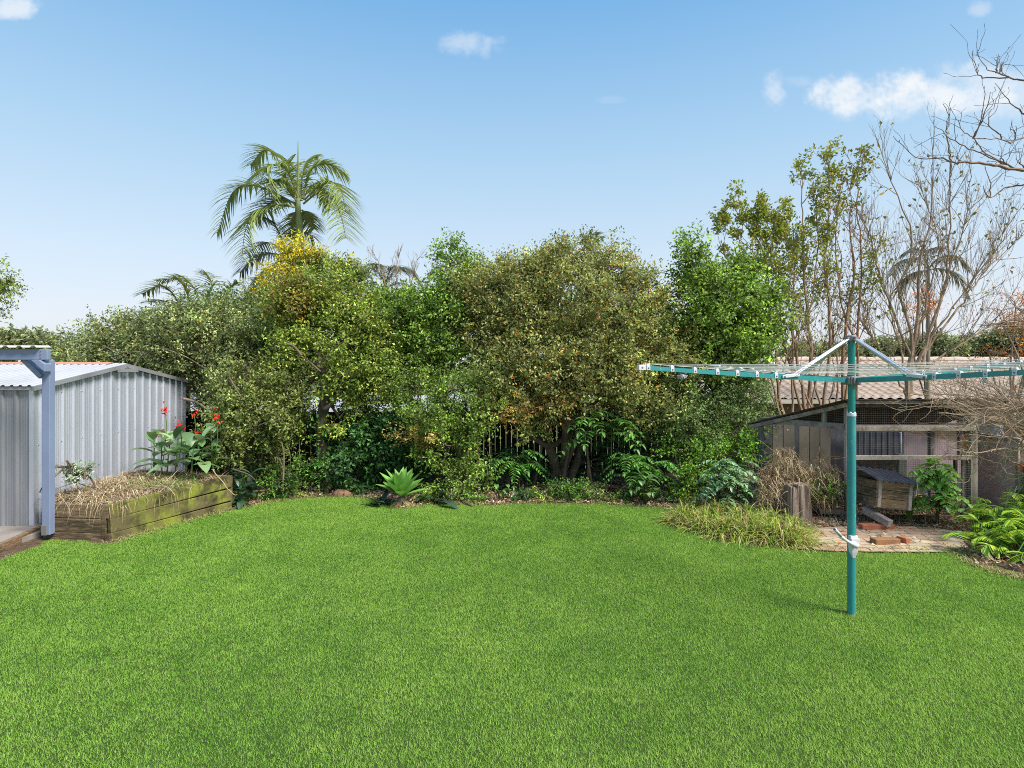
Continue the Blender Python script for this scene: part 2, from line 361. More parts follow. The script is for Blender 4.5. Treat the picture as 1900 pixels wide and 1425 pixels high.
# area-uniform in x : rows have width ~ Y
k2 = rng.random(len(Y)) < Y / 8.2; X, Y = X[k2], Y[k2]
ok = inside(lawn, X + rng.normal(0, .035, len(X)), Y + rng.normal(0, .035, len(X)) + .06 * np.sin(X * 7) * np.sin(X * 2.9)) & (((X - 2.46) ** 2 + (Y - 4.3) ** 2) > .035 ** 2)
X, Y = X[ok][:NB], Y[ok][:NB]; n = len(X)
print('grass blades', n)
d = nrm(np.stack([rng.normal(0, .55, n), rng.normal(0, .55, n), np.ones(n)], -1))
nzv = {}
def vnoise(X, Y, s, seed):
    g = np.random.default_rng(seed).random((64, 64)) * 2 - 1; u, v_ = X * s + 31.3, Y * s + 17.7; i, j = np.floor(u).astype(int), np.floor(v_).astype(int); a, b_ = u - i, v_ - j
    a, b_ = a * a * (3 - 2 * a), b_ * b_ * (3 - 2 * b_); G_ = lambda p, q: g[p % 64, q % 64]
    return (G_(i, j) * (1 - a) + G_(i + 1, j) * a) * (1 - b_) + (G_(i, j + 1) * (1 - a) + G_(i + 1, j + 1) * a) * b_
pt = vnoise(X, Y, .9, 1) * .55 + vnoise(X * .8 + Y * .6, Y * .8 - X * .6, 2.7, 2) * .45 + vnoise(X * .6 - Y * .8, Y * .6 + X * .8, 8, 3) * .45 + vnoise(X, Y, 22, 4) * .3
g1 = np.array([.29, .455, .075]); g2 = np.array([.165, .33, .042])
col = g1 * (.5 + .5 * np.clip(pt, -1, 1))[:, None] + g2 * (.5 - .5 * np.clip(pt, -1, 1))[:, None]
col = col * rng.lognormal(0, .16, (n, 1)); m = rng.random(n)
col[m < .03] = np.array([.36, .40, .14]) * rng.lognormal(0, .2, ((m < .03).sum(), 1)); col[m > .95] *= np.array([.6, .62, .8])
blades(mb, np.stack([X, Y, np.full(n, .0155)], -1), d, rng.uniform(.012, .025, n) * (1 + .2 * pt), rng.uniform(.0016, .0028, n) * (1 + Y / 7), col, segs=1, droop=.25, fold=0)
tag(mb.build('grass', M_GRASS), 'short mown bright green lawn grass covering the yard', 'grass', kind='stuff')

# brick paving
flat_poly('paving', pv, .034, M_PAVE)
slab = [(-9, 6.5), (-4.86, 6.28), (-4.95, 5.98), (-5.02, 5.55), (-5.6, 4.6), (-9, 2)]
mb = MB()
p = [(-4.93, 6.18), (-5.02, 6.02), (-4.93, 5.98)]
sl = np.array([(-9, 9.6), (-4.98, 9.6), (-4.98, 6.22), (-5.0, 6.0), (-5.05, 5.72), (-5.05, 5.3), (-9, 3.0)])
v = np.array([(x, y, .07) for x, y in sl] + [(x, y, -.02) for x, y in sl]); m_ = len(sl)
mb.add(v, [np.arange(m_)[::-1][None], np.array([[k, (k + 1) % m_, m_ + (k + 1) % m_, m_ + k] for k in range(m_)])])
tag(mb.build('slab', M_CONC), kind='structure')
# timber edge of the slab
e = thing('timber_edging', 'weathered brown timber edging board along the concrete slab by the blue post', 'edging')
mb = MB(); beam(mb, G(88, 987) + [0, 0, .03], G(-160, 1100) + [0, 0, .03], .05, .14, (1, .9, .85), ends=(0, .1)); mb.build('edge_board', M_WOODB, e, bevel=.004)
mb = MB(); box(mb, G(92, 990) + [.01, 0, .04], (.05, .05, .16)); mb.build('stake', M_WOODB, e)

# ------------------------------------------------------------------ garden shed
SX, SY0, SY1 = -5.25, 6.5, 9.5; EZ, RZ = 1.60, 1.845; YM = 8.0
shed = thing('garden_shed', 'galvanised ribbed metal garden shed with white gabled roof', 'shed', (-6.7, 8, 0))
def ribwall(mb, a, b, zt, z0=.07, pitch=.166, rib=.012, rw=.034, first=.5):
    """ribbed sheet from a to b; zt(t) gives the top height, normal to the right of a->b"""
    a = np.array(a, float); b = np.array(b, float); L_ = np.linalg.norm(b - a); d = (b - a) / L_; nn = np.array([d[1], -d[0]])
    st = [(0, 0.)]; x = pitch * first
    while x + rw < L_:
        st += [(x - rw * .75, 0), (x - rw * .35, rib), (x + rw * .35, rib), (x + rw * .75, 0)]
        for k in (.33, .5, .67): st += [(x + pitch * k - .006, 0), (x + pitch * k, .0025), (x + pitch * k + .006, 0)]
        x += pitch
    st = [q for q in st if q[0] <= L_] + [(L_, 0)]
    v = []
    for s_, h in st:
        p = a + d * s_ + nn * h; v += [(p[0], p[1], z0), (p[0], p[1], zt(s_ / L_))]
    k = len(st); i = np.arange(k - 1) * 2
    mb.add(v, np.stack([i, i + 2, i + 3, i + 1], -1))
mb = MB(); ribwall(mb, (SX, SY0), (SX, SY1), lambda t: RZ - .02 - abs(t - .5) * 2 * (RZ - EZ), first=.62, rib=.018, rw=.030)
for z_ in (.35, .95, 1.52):
    for y_ in np.arange(SY0 + .10, SY1 - .05, .332):
        if z_ < RZ - .1 - abs((y_ - YM) / 1.5) * (RZ - EZ): tube(mb, [(SX, y_ - .03, z_), (SX + .008, y_ - .03, z_)], .006, 6, (.45, .42, .4))
gw = mb.build('gable_wall', M_ZINC, shed)
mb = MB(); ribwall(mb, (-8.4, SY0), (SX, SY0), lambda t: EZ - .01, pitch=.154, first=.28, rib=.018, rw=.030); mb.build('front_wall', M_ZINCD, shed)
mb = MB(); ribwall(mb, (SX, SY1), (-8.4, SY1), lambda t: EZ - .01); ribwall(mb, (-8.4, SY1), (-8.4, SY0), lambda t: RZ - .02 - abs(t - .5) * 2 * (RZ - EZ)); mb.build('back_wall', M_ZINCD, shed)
for (x, y) in ((SX + .004, SY0 - .004), (SX + .004, SY1 + .004)):
    mb = MB(); box(mb, (x - .012, y, (EZ + .07) / 2 - .005), (.05, .022, EZ - .09)); mb.build('corner_trim', M_ZINC, shed)
def roof(sgn):
    mb = MB(); y0 = YM; y1 = YM + sgn * (1.5 + .06); z1 = RZ - (RZ - EZ) * 1.56 / 1.5
    x = -8.5; st = []
    while x < SX + .03:
        st += [(x, 0), (x + .012, .014), (x + .036, .014), (x + .048, 0)]; x += .095
    st.append((SX + .05, 0))
    v = []
    for xx, h in st: v += [(xx, y0, RZ + .012 + h), (xx, y1, z1 + .012 + h)]
    i = np.arange(len(st) - 1) * 2; q = np.stack([i, i + 1, i + 3, i + 2], -1)
    mb.add(v, q); return mb.build('roof_sheet', M_ROOFW, shed)
roof(-1); roof(1)
mb = MB(); tip = RZ + .012
for sgn in (-1, 1): beam(mb, (-8.5, YM + sgn * .05, RZ + .026), (SX - .15, YM + sgn * .05, RZ + .020), .09, .006, up=(0, sgn * .3, 1))
mb.build('ridge_cap', mat('terracotta_ridge', (.5, .22, .13), .7), shed)
for sgn in (-1, 1):
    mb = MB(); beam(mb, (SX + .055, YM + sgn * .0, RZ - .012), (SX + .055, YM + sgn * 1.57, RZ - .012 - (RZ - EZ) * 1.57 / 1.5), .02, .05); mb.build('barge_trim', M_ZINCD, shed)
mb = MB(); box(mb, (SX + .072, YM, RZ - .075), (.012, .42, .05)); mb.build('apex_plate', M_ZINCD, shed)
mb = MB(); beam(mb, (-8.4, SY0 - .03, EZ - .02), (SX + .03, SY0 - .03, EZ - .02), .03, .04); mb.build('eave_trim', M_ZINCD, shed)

# ------------------------------------------------------------------ pergola
pg = thing('patio_post_frame', 'blue grey painted steel post and beam of a patio roof at the left edge', 'patio frame', (-4.84, 6.14, .0))
mb = MB(); box(mb, (-4.80, 6.14, .98), (.082, .075, 1.80)); mb.build('post', M_BLUEP, pg, bevel=.006)
mb = MB(); box(mb, (-6.24, 6.05, 1.939), (3.03, .05, .112)); mb.build('beam', M_BLUEP, pg, bevel=.005)
for k in range(3):
    mb = MB(); tube(mb, [(-4.79, 6.026, 1.905 + k * .034), (-4.79, 6.018, 1.905 + k * .034)], .006, 8); mb.build('bolt', M_GREYP, pg)
mb = MB(); beam(mb, (-5.02, 6.12, 1.885), (-4.84, 6.12, 1.71), .05, .075, up=(0, 1, 0)); mb.build('brace', M_BLUEP, pg, bevel=.003)
mb = MB(); v = []
for y in (6.0, 6.10): v += [(-4.87, y, 1.882), (-4.79, y, 1.882), (-4.735, y, 1.84), (-4.735, y, 1.765)]
mb.add(v, [np.array([[0, 3, 2, 1], [4, 5, 6, 7]]), np.array([[0, 1, 5, 4], [1, 2, 6, 5], [2, 3, 7, 6], [3, 0, 4, 7]])]); mb.build('gusset', M_BLUEP, pg, bevel=.003)
mb = MB(); v = []; st = []
x = -7.8
while x < -4.76: st += [(x, 0), (x + .02, .016), (x + .05, .016), (x + .07, 0)]; x += .14
for xx, h in st: v += [(xx, 5.97, 2.012 + h), (xx, 9.0, 2.10 + h), (xx, 5.97, 2.006 + h), (xx, 9.0, 2.094 + h)]
# short overhang only: sheet ends just behind the beam
v = np.array(v); v[:, 1] = np.where(v[:, 1] > 6.5, 6.16, v[:, 1]); v[:, 2] = np.where(v[:, 1] > 6.1, v[:, 2] - .082, v[:, 2])
i = np.arange(len(st) - 1) * 4
mb.add(v, [np.stack([i, i + 4, i + 5, i + 1], -1), np.stack([i + 2, i + 3, i + 7, i + 6], -1), np.stack([i, i + 2, i + 6, i + 4], -1)])
mb.build('roof_edge', M_CREAM, pg)
mb = MB(); box(mb, (-4.815, 6.10, .13), (.05, .012, .10)); mb.build('post_shoe', M_GREYP, pg)

# ------------------------------------------------------------------ raised planter
A = np.array([-4.90, 6.22]); B = np.array([-4.165, 6.15]); D = np.array([-3.60, 7.58]); E = np.array([-5.08, 8.1]); A2 = np.array([-5.12, 6.45])
pl = thing('raised_planter', 'raised garden bed of mossy green timber sleepers beside the metal shed', 'planter', (-4.4, 7, 0))
rg = np.random.default_rng(5)
for k in range(3):
    z = -.01 + .145 * k + .0725 - (.05 if k == 0 else 0) + .0
    h = .142
    zz = [.02, .165, .312][k]
    c = (.95, .85, .8) if k < 2 else (1, .95, .9)
    mb = MB(); beam(mb, (A[0], A[1], zz), (B[0] - .004 + (.0 if k == 2 else -.06), B[1], zz), .055, h, c); mb.build('end_sleeper', M_WOODB, pl, bevel=.006)
    g = rg.uniform(.85, 1.1)
    mb = MB(); beam(mb, (B[0], B[1] - .02, zz + (.004 if k else 0)), (D[0], D[1], zz + .045 * k / 2), .055, h + .006, (g, g, g)); mb.build('side_sleeper', M_WOODG, pl, bevel=.006)
    mb = MB(); beam(mb, (D[0], D[1] + .03, zz + .03), (E[0], E[1], zz + .03), .05, h); mb.build('back_sleeper', M_WOODG, pl, bevel=.006)
mb = MB(); box(mb, (B[0] - .055, B[1] - .005, .13), (.045, .05, .29), col=(.75, .7, .65)); box(mb, (B[0] + .012, B[1] - .05, .03), (.05, .04, .12), col=(.6, .5, .5)); mb.build('corner_stake', M_WOODB, pl, bevel=.005)
mb = MB()
def soilz(X, Y): return .34 + .03 * (Y - 6.2) + .05 * np.exp(-((X + 4.5) ** 2 + (Y - 7.0) ** 2) / .5) + .02 * np.sin(X * 9) * np.sin(Y * 11)
n_ = 24; S_, T_ = np.meshgrid(np.linspace(0, 1, n_), np.linspace(0, 1, n_))
pa = A2[None, None] * (1 - S_[..., None]) + (B + [-.02, .03])[None, None] * S_[..., None]; pb = E[None, None] * (1 - S_[..., None]) + (D - [.03, .0])[None, None] * S_[..., None]
pp = pa * (1 - T_[..., None]) + pb * T_[..., None]
v = np.concatenate([pp, soilz(pp[..., 0], pp[..., 1])[..., None]], -1).reshape(-1, 3)
i = (np.arange(n_ - 1)[:, None] * n_ + np.arange(n_ - 1)[None]).ravel(); mb.add(v, np.stack([i, i + 1, i + n_ + 1, i + n_], -1))
mb.build('soil', M_SOIL, pl, smooth=True)

# ------------------------------------------------------------------ back fence
FY = 10.2
fence = thing('paling_fence', 'dark timber paling fence with narrow light gaps behind the shrubs', 'fence', (0, FY, 0))
mb = MB(); x = -6.2; rg = np.random.default_rng(8)
while x < 3.4:
    wd_ = .085 + rg.uniform(-.004, .004); h = 1.06 + rg.uniform(-.02, .02)
    box(mb, (x, FY, h / 2 - .02), (wd_, .018, h + .04), rz=rg.uniform(-.02, .02), col=np.ones(3) * rg.uniform(.7, 1.3)); x += wd_ + rg.uniform(.006, .017)
mb.build('palings', M_FENCE, fence)
for z in (.25, .86):
    mb = MB(); beam(mb, (-6.3, FY + .045, z), (3.5, FY + .045, z), .05, .08); mb.build('rail', M_FENCE, fence)
for x in (-6.0, -3.6, -1.2, 1.2, 3.3):
    mb = MB(); box(mb, (x, FY + .11, .45), (.1, .08, 1.1)); mb.build('post', M_FENCE, fence)

# ------------------------------------------------------------------ neighbours
def house(name, label, x0, x1, y0, yr, y1, ze, zr, mroof, tile, hipL=0, wallc=(1, 1, 1)):
    h = thing(name, label, 'house', ((x0 + x1) / 2, (y0 + y1) / 2, -2.1))
    mb = MB(); box(mb, ((x0 + x1) / 2, (y0 + y1) / 2, (ze - 2.1) / 2), (x1 - x0 - 1.0, y1 - y0 - 1.0, ze + 2.1 - .1), col=wallc); mb.build('wall', M_BWALL, h)
    mb = MB()
    nc = int((x1 - x0) / (.3 / 5 if tile else .076 / 3)); nr = int(math.hypot(yr - y0, zr - ze) / .33) if tile else 1
    xs_ = np.linspace(x0, x1, nc); T = []
    for r in range(nr): T += [(r / nr, 1), ((r + 1) / nr, 0)]
    rows = []
    for t, o in T:
        y = y0 + (yr - y0) * t; z = ze + (zr - ze) * t
        if tile: y -= .05 * o; z += .045 * o
        wave = (.028 * np.sin(xs_ * 2 * math.pi / .3) if tile else .009 * np.sin(xs_ * 2 * math.pi / .076))
        xx = np.maximum(xs_, x0 + hipL * t) if hipL else xs_
        rows.append(np.stack([xx, np.full(nc, y) - (wave * .8 * o if tile else 0), z + wave], -1))
    v = np.concatenate(rows); n = nc; m_ = len(rows)
    i = (np.arange(m_ - 1)[:, None] * n + np.arange(n - 1)[None]).ravel(); mb.add(v, np.stack([i, i + 1, i + n + 1, i + n], -1), np.repeat(np.random.default_rng(3).uniform(.85, 1.1, (m_, 1)), n, 0).reshape(-1, 1) * np.ones(3))
    # back slope and hip
    mb.add([(x0 + hipL, yr, zr), (x1, yr, zr), (x1, y1, ze), (x0, y1, ze)], np.array([[0, 1, 2, 3]]))
    if hipL: mb.add([(x0, y0, ze), (x0 + hipL, yr, zr), (x0, y1, ze)], np.array([[0, 1, 2]]))
    mb.build('roof', mroof, h, smooth=tile)
    mb = MB(); beam(mb, (x0, y0 - .03, ze - .06), (x1, y0 - .03, ze - .06), .06, .13, (.9, .85, .8)); mb.build('gutter', M_CREAM, h)
    if tile:
        mb = MB(); tube(mb, np.stack([np.linspace(x0 + hipL, x1, 60), np.full(60, yr), zr + .05 + .02 * (np.arange(60) % 2)], -1), .12, 8); mb.build('ridge_cap', mroof, h)
        if hipL:
            mb = MB(); tube(mb, np.stack([np.linspace(x0, x0 + hipL, 40), np.linspace(y0, yr, 40), np.linspace(ze, zr, 40) + .03], -1), .10, 8); mb.build('hip_cap', mroof, h)
    return h
house('tiled_house', 'house with long pinkish terracotta tiled roof behind the chicken coop', 7.2, 32, 18.5, 23, 27.5, .82, 2.06, M_TILE, True, hipL=3.0)
house('metal_roofed_house', 'house with pale grey corrugated metal roof glimpsed through the hedge', -11.2, -.5, 15.5, 18.5, 21.5, .62, 1.0, M_ROOFW, False)

# ------------------------------------------------------------------ trees and shrubs
def pal_mul(pal, k): return [(a * k, b * k, c * k, w_) for a, b, c, w_ in pal]
GREYG = [(.105, .125, .052, 4), (.060, .082, .032, 3), (.185, .20, .09, 2.4), (.22, .15, .04, .12)]
OLIVE = [(.140, .152, .050, 4), (.080, .100, .034, 3), (.215, .205, .085, 2.6), (.30, .17, .045, .2), (.48, .11, .03, .03)]
BRIGHT = [(.105, .165, .030, 4), (.170, .235, .048, 2.2), (.045, .078, .018, 3.2)]
YELG = [(.125, .165, .032, 4), (.215, .250, .065, 2.4), (.062, .090, .020, 3), (.28, .19, .04, .2)]
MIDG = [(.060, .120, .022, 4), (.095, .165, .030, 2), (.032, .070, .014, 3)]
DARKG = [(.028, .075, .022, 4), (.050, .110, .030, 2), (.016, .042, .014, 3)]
YELLOW = [(.52, .42, .02, 4), (.36, .34, .03, 3), (.20, .24, .03, 2)]
ORANGE = [(.42, .16, .04, 4), (.30, .10, .03, 3), (.22, .14, .06, 2), (.45, .28, .08, 1)]

def crown_clumps(rng, lobes, dens, hole=.0, flat=1.0, sprig=.16):
    cs, ds, sc_ = [], [], []
    for L in lobes:
        px, py, Y, rx, rz = L[:5]; ry = L[5] if len(L) > 5 else .7
        c = P(px, py, Y); ax = np.array([pxr(rx, Y), ry, pxr(rz, Y)])
        area = 4 * math.pi * ((ax[0] * ax[1]) ** 1.6 / 3 + (ax[0] * ax[2]) ** 1.6 / 3 + (ax[1] * ax[2]) ** 1.6 / 3) ** (1 / 1.6)
        n = max(6, int(area * dens)); d = rnd(rng, n)
        keep = ~((d[:, 1] > .35) & (rng.random(n) < .65)); d = d[keep]; n = len(d)
        r = 1 - np.abs(rng.normal(0, .2, n)); s = np.ones(n)
        r = r * (1 + .34 * np.array([mnoise.noise((q[0] * 1.7 + px * .13, q[1] * 1.7, q[2] * 1.7 + py * .11)) for q in d]))
        up = (rng.random(n) < sprig) & (d[:, 2] > -.3); r[up] = rng.uniform(1.02, 1.22, up.sum()); s[up] = .5
        p = c + d * ax * r[:, None]
        if hole:
            nv = np.array([mnoise.noise(tuple(q * 2.3)) for q in p]); k = (nv > -.34 + hole * .85) | (r < .78); p, d, s = p[k], d[k], s[k]
        cs.append(p); ds.append(d); sc_.append(s)
        m2 = int(n * .45)      # inner leafage that closes the view through the crown
        d2 = rnd(rng, m2); cs.append(c + d2 * ax * rng.uniform(.35, .82, m2)[:, None]); ds.append(d2); sc_.append(np.ones(m2))
    return np.concatenate(cs), np.concatenate(ds), np.concatenate(sc_)
def foliage(mb, rng, cs, ds, ss, pal, ln, wd, per=40, rad=.2, flat=.6, droop=0., asp=1.0, up=.4):
    n = len(cs)
    dirn = nrm(ds * .8 + np.array([0, 0, up]) + rng.normal(0, .35, (n, 3)))
    cnt = np.maximum(4, (per * ss * rng.uniform(.6, 1.4, n)).astype(int)); idx = np.repeat(np.arange(n), cnt); m = len(idx)
    # each clump = a few twigs
    tw = rng.integers(0, 5, m); twd = nrm(dirn[:, None] + rng.normal(0, .75, (n, 5, 3))); td = twd[idx, tw]
    t = rng.random(m) ** .8
    R_ = rad * rng.uniform(.75, 1.35, n)[idx] * np.where(ss[idx] < 1, 1.15, 1)
    off = rng.normal(0, 1, (m, 3)) * np.array([1, 1, flat])
    pos = cs[idx] + td * (t * R_ * 1.5 - R_ * .3)[:, None] + off * (R_ * .15)[:, None]
    pos[:, 2] -= droop * R_ * t * t
    dd = nrm(td * .7 + rnd(rng, m) * .9 + np.array([0, 0, -droop * .5]))
    nr = nrm(np.array([0, 0, 1.0]) + dirn[idx] * .5 + rng.normal(0, .5, (m, 3)))
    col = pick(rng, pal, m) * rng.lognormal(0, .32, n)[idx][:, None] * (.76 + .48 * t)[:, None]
    pos[:, 2] = np.maximum(pos[:, 2], tz(0, pos[:, 1]) + .03)
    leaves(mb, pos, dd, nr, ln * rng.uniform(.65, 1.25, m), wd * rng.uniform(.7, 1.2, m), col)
    return twd
def tree(name, label, cat, base, lobes, pal, seed, ln=.055, wd=.032, dens=22, per=40, rad=.2, trunk_r=.07, fork=None, stems=1, bark=M_BARK, hole=0, flat=.6,
         twigs=60, pals=None, group=None, sprig=.16, droop=0., mleaf=None, limbs=None, up=.4, lean=0, trunk=None):
    rng = np.random.default_rng(seed); base = np.asarray(base, float)
    t = thing(name, label, cat, base, group)
    pal = [(a_, b_, c_ * .85, d_) for a_, b_, c_, d_ in pal_mul(pal, 1.8)]; dens *= 1.35; per = int(per * 1.5); ln *= .88; wd *= .86; pals = [(a_, pal_mul(b_, 1.25)) for a_, b_ in (pals or [])]
    cs, ds, ss = crown_clumps(rng, lobes, dens, hole, flat, sprig)
    mb = MB()
    if pals:   # pals: extra (lobe list, palette) leafed with another colour
        for lb, pp in pals:
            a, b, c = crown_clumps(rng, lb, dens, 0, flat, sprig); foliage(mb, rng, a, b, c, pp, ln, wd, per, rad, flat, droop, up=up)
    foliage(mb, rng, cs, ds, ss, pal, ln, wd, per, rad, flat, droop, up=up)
    mb.build('crown', mleaf or M_LEAF, t)
    mb = MB(); tips = []
    cen = np.array([P(*l[:3]) for l in lobes])
    for k in range(stems):
        a = base + np.array([rng.uniform(-.1, .1) * (stems > 1), rng.uniform(-.1, .1) * (stems > 1), -.05])
        f = fork if fork is not None else cen.mean(0) * .6 + base * .4
        f = np.asarray(f, float) + (rng.normal(0, .25, 3) if stems > 1 else 0)
        pts = trunk if (trunk is not None and k == 0) else [a, a * .6 + f * .4 + rng.normal(0, .06, 3), f]
        pth = smooth_path(pts, 12); r = trunk_r * (1 if k == 0 else .7)
        rr = np.linspace(r * 1.15, r * .75, 12); rr[0] *= 1.25
        tube(mb, pth, rr, 9); tips.append((pth[-1], r * .7))
    for k, c in enumerate(cen):
        f, r = tips[k % len(tips)]
        mid = f * .5 + c * .5 + rng.normal(0, .15, 3) - np.array([0, 0, .1])
        lb = smooth_path([f, mid, c], 9); tube(mb, lb, np.linspace(r * .75, .012, 9), 6)
    for k in rng.choice(len(cs), min(twigs, len(cs)), replace=False):
        c = cen[np.argmin(((cen - cs[k]) ** 2).sum(1))]
        tube(mb, smooth_path([c, c * .5 + cs[k] * .5 + rng.normal(0, .06, 3), cs[k] + ds[k] * rad * .6], 6), np.linspace(.013, .003, 6), 4)
    for lp in (limbs or []):
        tube(mb, smooth_path([P(*q) for q in lp[0]], 12), np.linspace(lp[1], lp[1] * .3, 12), 6)
    mb.build('trunk', bark, t, smooth=True)
    return t

# -- row in front of the fence, left to right
tree('spreading_shrub', 'grey green small leaved spreading tree reaching over the metal shed', 'tree', G(470, 900) * [1, 1, 0] + [-.2, .3, 0],
     [(150, 655, 10.2, 48, 26, .5), (215, 640, 10.2, 55, 42, .6), (240, 612, 10.2, 36, 30, .6), (300, 630, 10, 56, 40, .7), (300, 668, 10, 60, 36, .6), (370, 604, 10.1, 50, 40, .8),
      (370, 640, 9.8, 70, 60, .8), (440, 614, 10, 56, 50, .8), (450, 680, 9.6, 70, 60, .8), (425, 722, 9.7, 50, 42, .6), (490, 630, 9.8, 50, 70, .7), (110, 668, 10.4, 20, 12, .3)],
     GREYG, 21, ln=.058, wd=.032, dens=21, per=44, rad=.21, trunk_r=.07, stems=3, bark=M_BARKP, fork=P(440, 700, 9.6), hole=.30, twigs=120,
     limbs=[([(245, 690, 9.3), (262, 660, 9.4), (295, 645, 9.5)], .018), ([(340, 740, 9.0), (375, 752, 8.9), (420, 800, 8.7)], .025), ([(220, 655, 9.6), (190, 640, 9.7), (170, 625, 9.8)], .012),
            ([(300, 645, 9.2), (345, 662, 9.1), (390, 690, 9.2)], .012), ([(280, 660, 9.3), (250, 652, 9.4), (215, 668, 9.5)], .010)])
tree('planter_side_shrub', 'yellow green leafy shrub hanging over the far end of the planter', 'shrub', G(455, 910) * [1, 1, 0] + [0, .25, 0],
     [(462, 712, 8.4, 42, 38, .4), (436, 748, 8.4, 32, 36, .35), (470, 760, 8.2, 60, 44, .45), (425, 800, 8.1, 58, 34, .4), (500, 790, 8.2, 46, 34, .35), (440, 842, 8.0, 34, 18, .3), (530, 745, 8.4, 32, 54, .4), (512, 838, 8.3, 20, 16, .2)],
     pal_mul([(.115, .14, .04, 4), (.19, .215, .075, 2), (.06, .08, .024, 3)], .88), 22, ln=.05, wd=.032, dens=26, per=34, rad=.16, trunk_r=.035, stems=3, fork=P(470, 840, 8.2), hole=.26, twigs=70,
     limbs=[([(470, 800, 7.75), (490, 785, 7.7), (530, 777, 7.7)], .010), ([(425, 700, 8.0), (450, 740, 7.9), (470, 760, 7.9)], .014), ([(430, 870, 7.6), (460, 880, 7.5), (475, 892, 7.5)], .012)])
tree('trunked_tree', 'yellow green tree with bare brown trunk rising left of centre', 'tree', G(605, 922) * [1, 1, 0] + [0, .5, 0],
     [(560, 560, 9.4, 55, 45, .6), (620, 545, 9.4, 50, 50, .6), (560, 640, 9.2, 45, 50, .6), (640, 630, 9.0, 70, 50, .6), (525, 690, 9.0, 46, 46, .5), (670, 590, 9.4, 50, 50, .6), (660, 700, 8.9, 60, 50, .6),
      (700, 660, 9.2, 50, 50, .6), (690, 745, 9.0, 50, 40, .5), (540, 770, 9.0, 34, 40, .4), (615, 712, 8.85, 46, 24, .25), (640, 790, 8.8, 24, 34, .3), (560, 610, 9.1, 30, 30, .5)],
     YELG, 23, ln=.06, wd=.036, dens=20, per=38, rad=.2, trunk_r=.088, fork=P(602, 690, 8.8), hole=.30, twigs=110,
     trunk=[P(606, 918, 8.75), P(600, 850, 8.75), P(596, 790, 8.75), P(604, 730, 8.7), P(597, 675, 8.75)],
     pals=[([(560, 560, 9.2, 50, 40, .5), (690, 610, 9.3, 30, 20, .4)], [(.20, .17, .035, 3), (.33, .17, .04, 1), (.14, .16, .03, 3)])],
     limbs=[([(600, 760, 8.6), (622, 740, 8.6), (640, 690, 8.6)], .04), ([(560, 660, 8.5), (540, 640, 8.5), (505, 645, 8.6)], .02), ([(595, 690, 8.4), (570, 668, 8.4), (555, 660, 8.4)], .016), ([(650, 590, 8.8), (690, 600, 8.8), (705, 575, 8.9)], .012)])
tree('yellow_foliage_tree', 'bright yellow foliaged tree topping the hedge below the palm', 'tree', (-5.6, 13.5, -1.5),
     [(556, 470, 12.8, 30, 16, .5), (596, 476, 12.8, 22, 12, .4), (540, 508, 12.6, 32, 18, .5), (508, 532, 12.6, 34, 24, .5), (490, 560, 13.3, 26, 18, .5), (640, 500, 12.8, 16, 10, .4)],
     [(.36, .29, .025, 3), (.27, .245, .03, 3), (.16, .18, .03, 2.5)], 24, ln=.075, wd=.04, dens=14, per=38, rad=.22, trunk_r=.12, hole=.3, pals=[([(620, 512, 12.6, 46, 26, .5), (600, 545, 12.4, 50, 30, .5), (655, 512, 12.6, 26, 14, .5), (575, 500, 12.7, 20, 14, .4)], YELG)])
tree('bright_hedge_tree', 'bright green tree with tall leafy tip left of the big olive tree', 'tree', G(800, 925) * [1, 1, 0] + [-.1, .9, 0],
     [(835, 480, 9.7, 22, 24, .35), (850, 520, 9.6, 42, 34, .5), (790, 560, 9.6, 46, 36, .5), (750, 600, 9.5, 50, 50, .6), (840, 580, 9.5, 50, 50, .6), (790, 640, 9.4, 60, 50, .6), (760, 690, 9.3, 60, 46, .6), (850, 650, 9.3, 50, 50, .5), (720, 570, 9.7, 34, 26, .5), (880, 500, 9.8, 26, 22, .4)],
     BRIGHT, 25, ln=.062, wd=.038, dens=19, per=36, rad=.2, trunk_r=.06, stems=2, hole=.30, twigs=80)
tree('bright_low_shrub', 'lime green leafy shrub in front of the left side of the olive tree', 'shrub', G(850, 930) * [1, 1, 0] + [0, .5, 0],
     [(860, 730, 8.5, 60, 46, .45), (820, 780, 8.3, 70, 42, .45), (880, 775, 8.3, 44, 46, .4), (780, 720, 8.6, 50, 36, .4), (830, 835, 8.2, 66, 34, .4), (860, 890, 8.1, 62, 34, .35), (915, 690, 8.8, 26, 24, .3)],
     [(.095, .145, .028, 4), (.155, .215, .045, 2.2), (.05, .08, .018, 3)], 26, ln=.05, wd=.03, dens=26, per=36, rad=.16, trunk_r=.03, stems=4, hole=.34, twigs=70,
     pals=[([(780, 812, 8.1, 30, 14, .2)], [(.35, .24, .07, 3), (.2, .2, .05, 2)])])
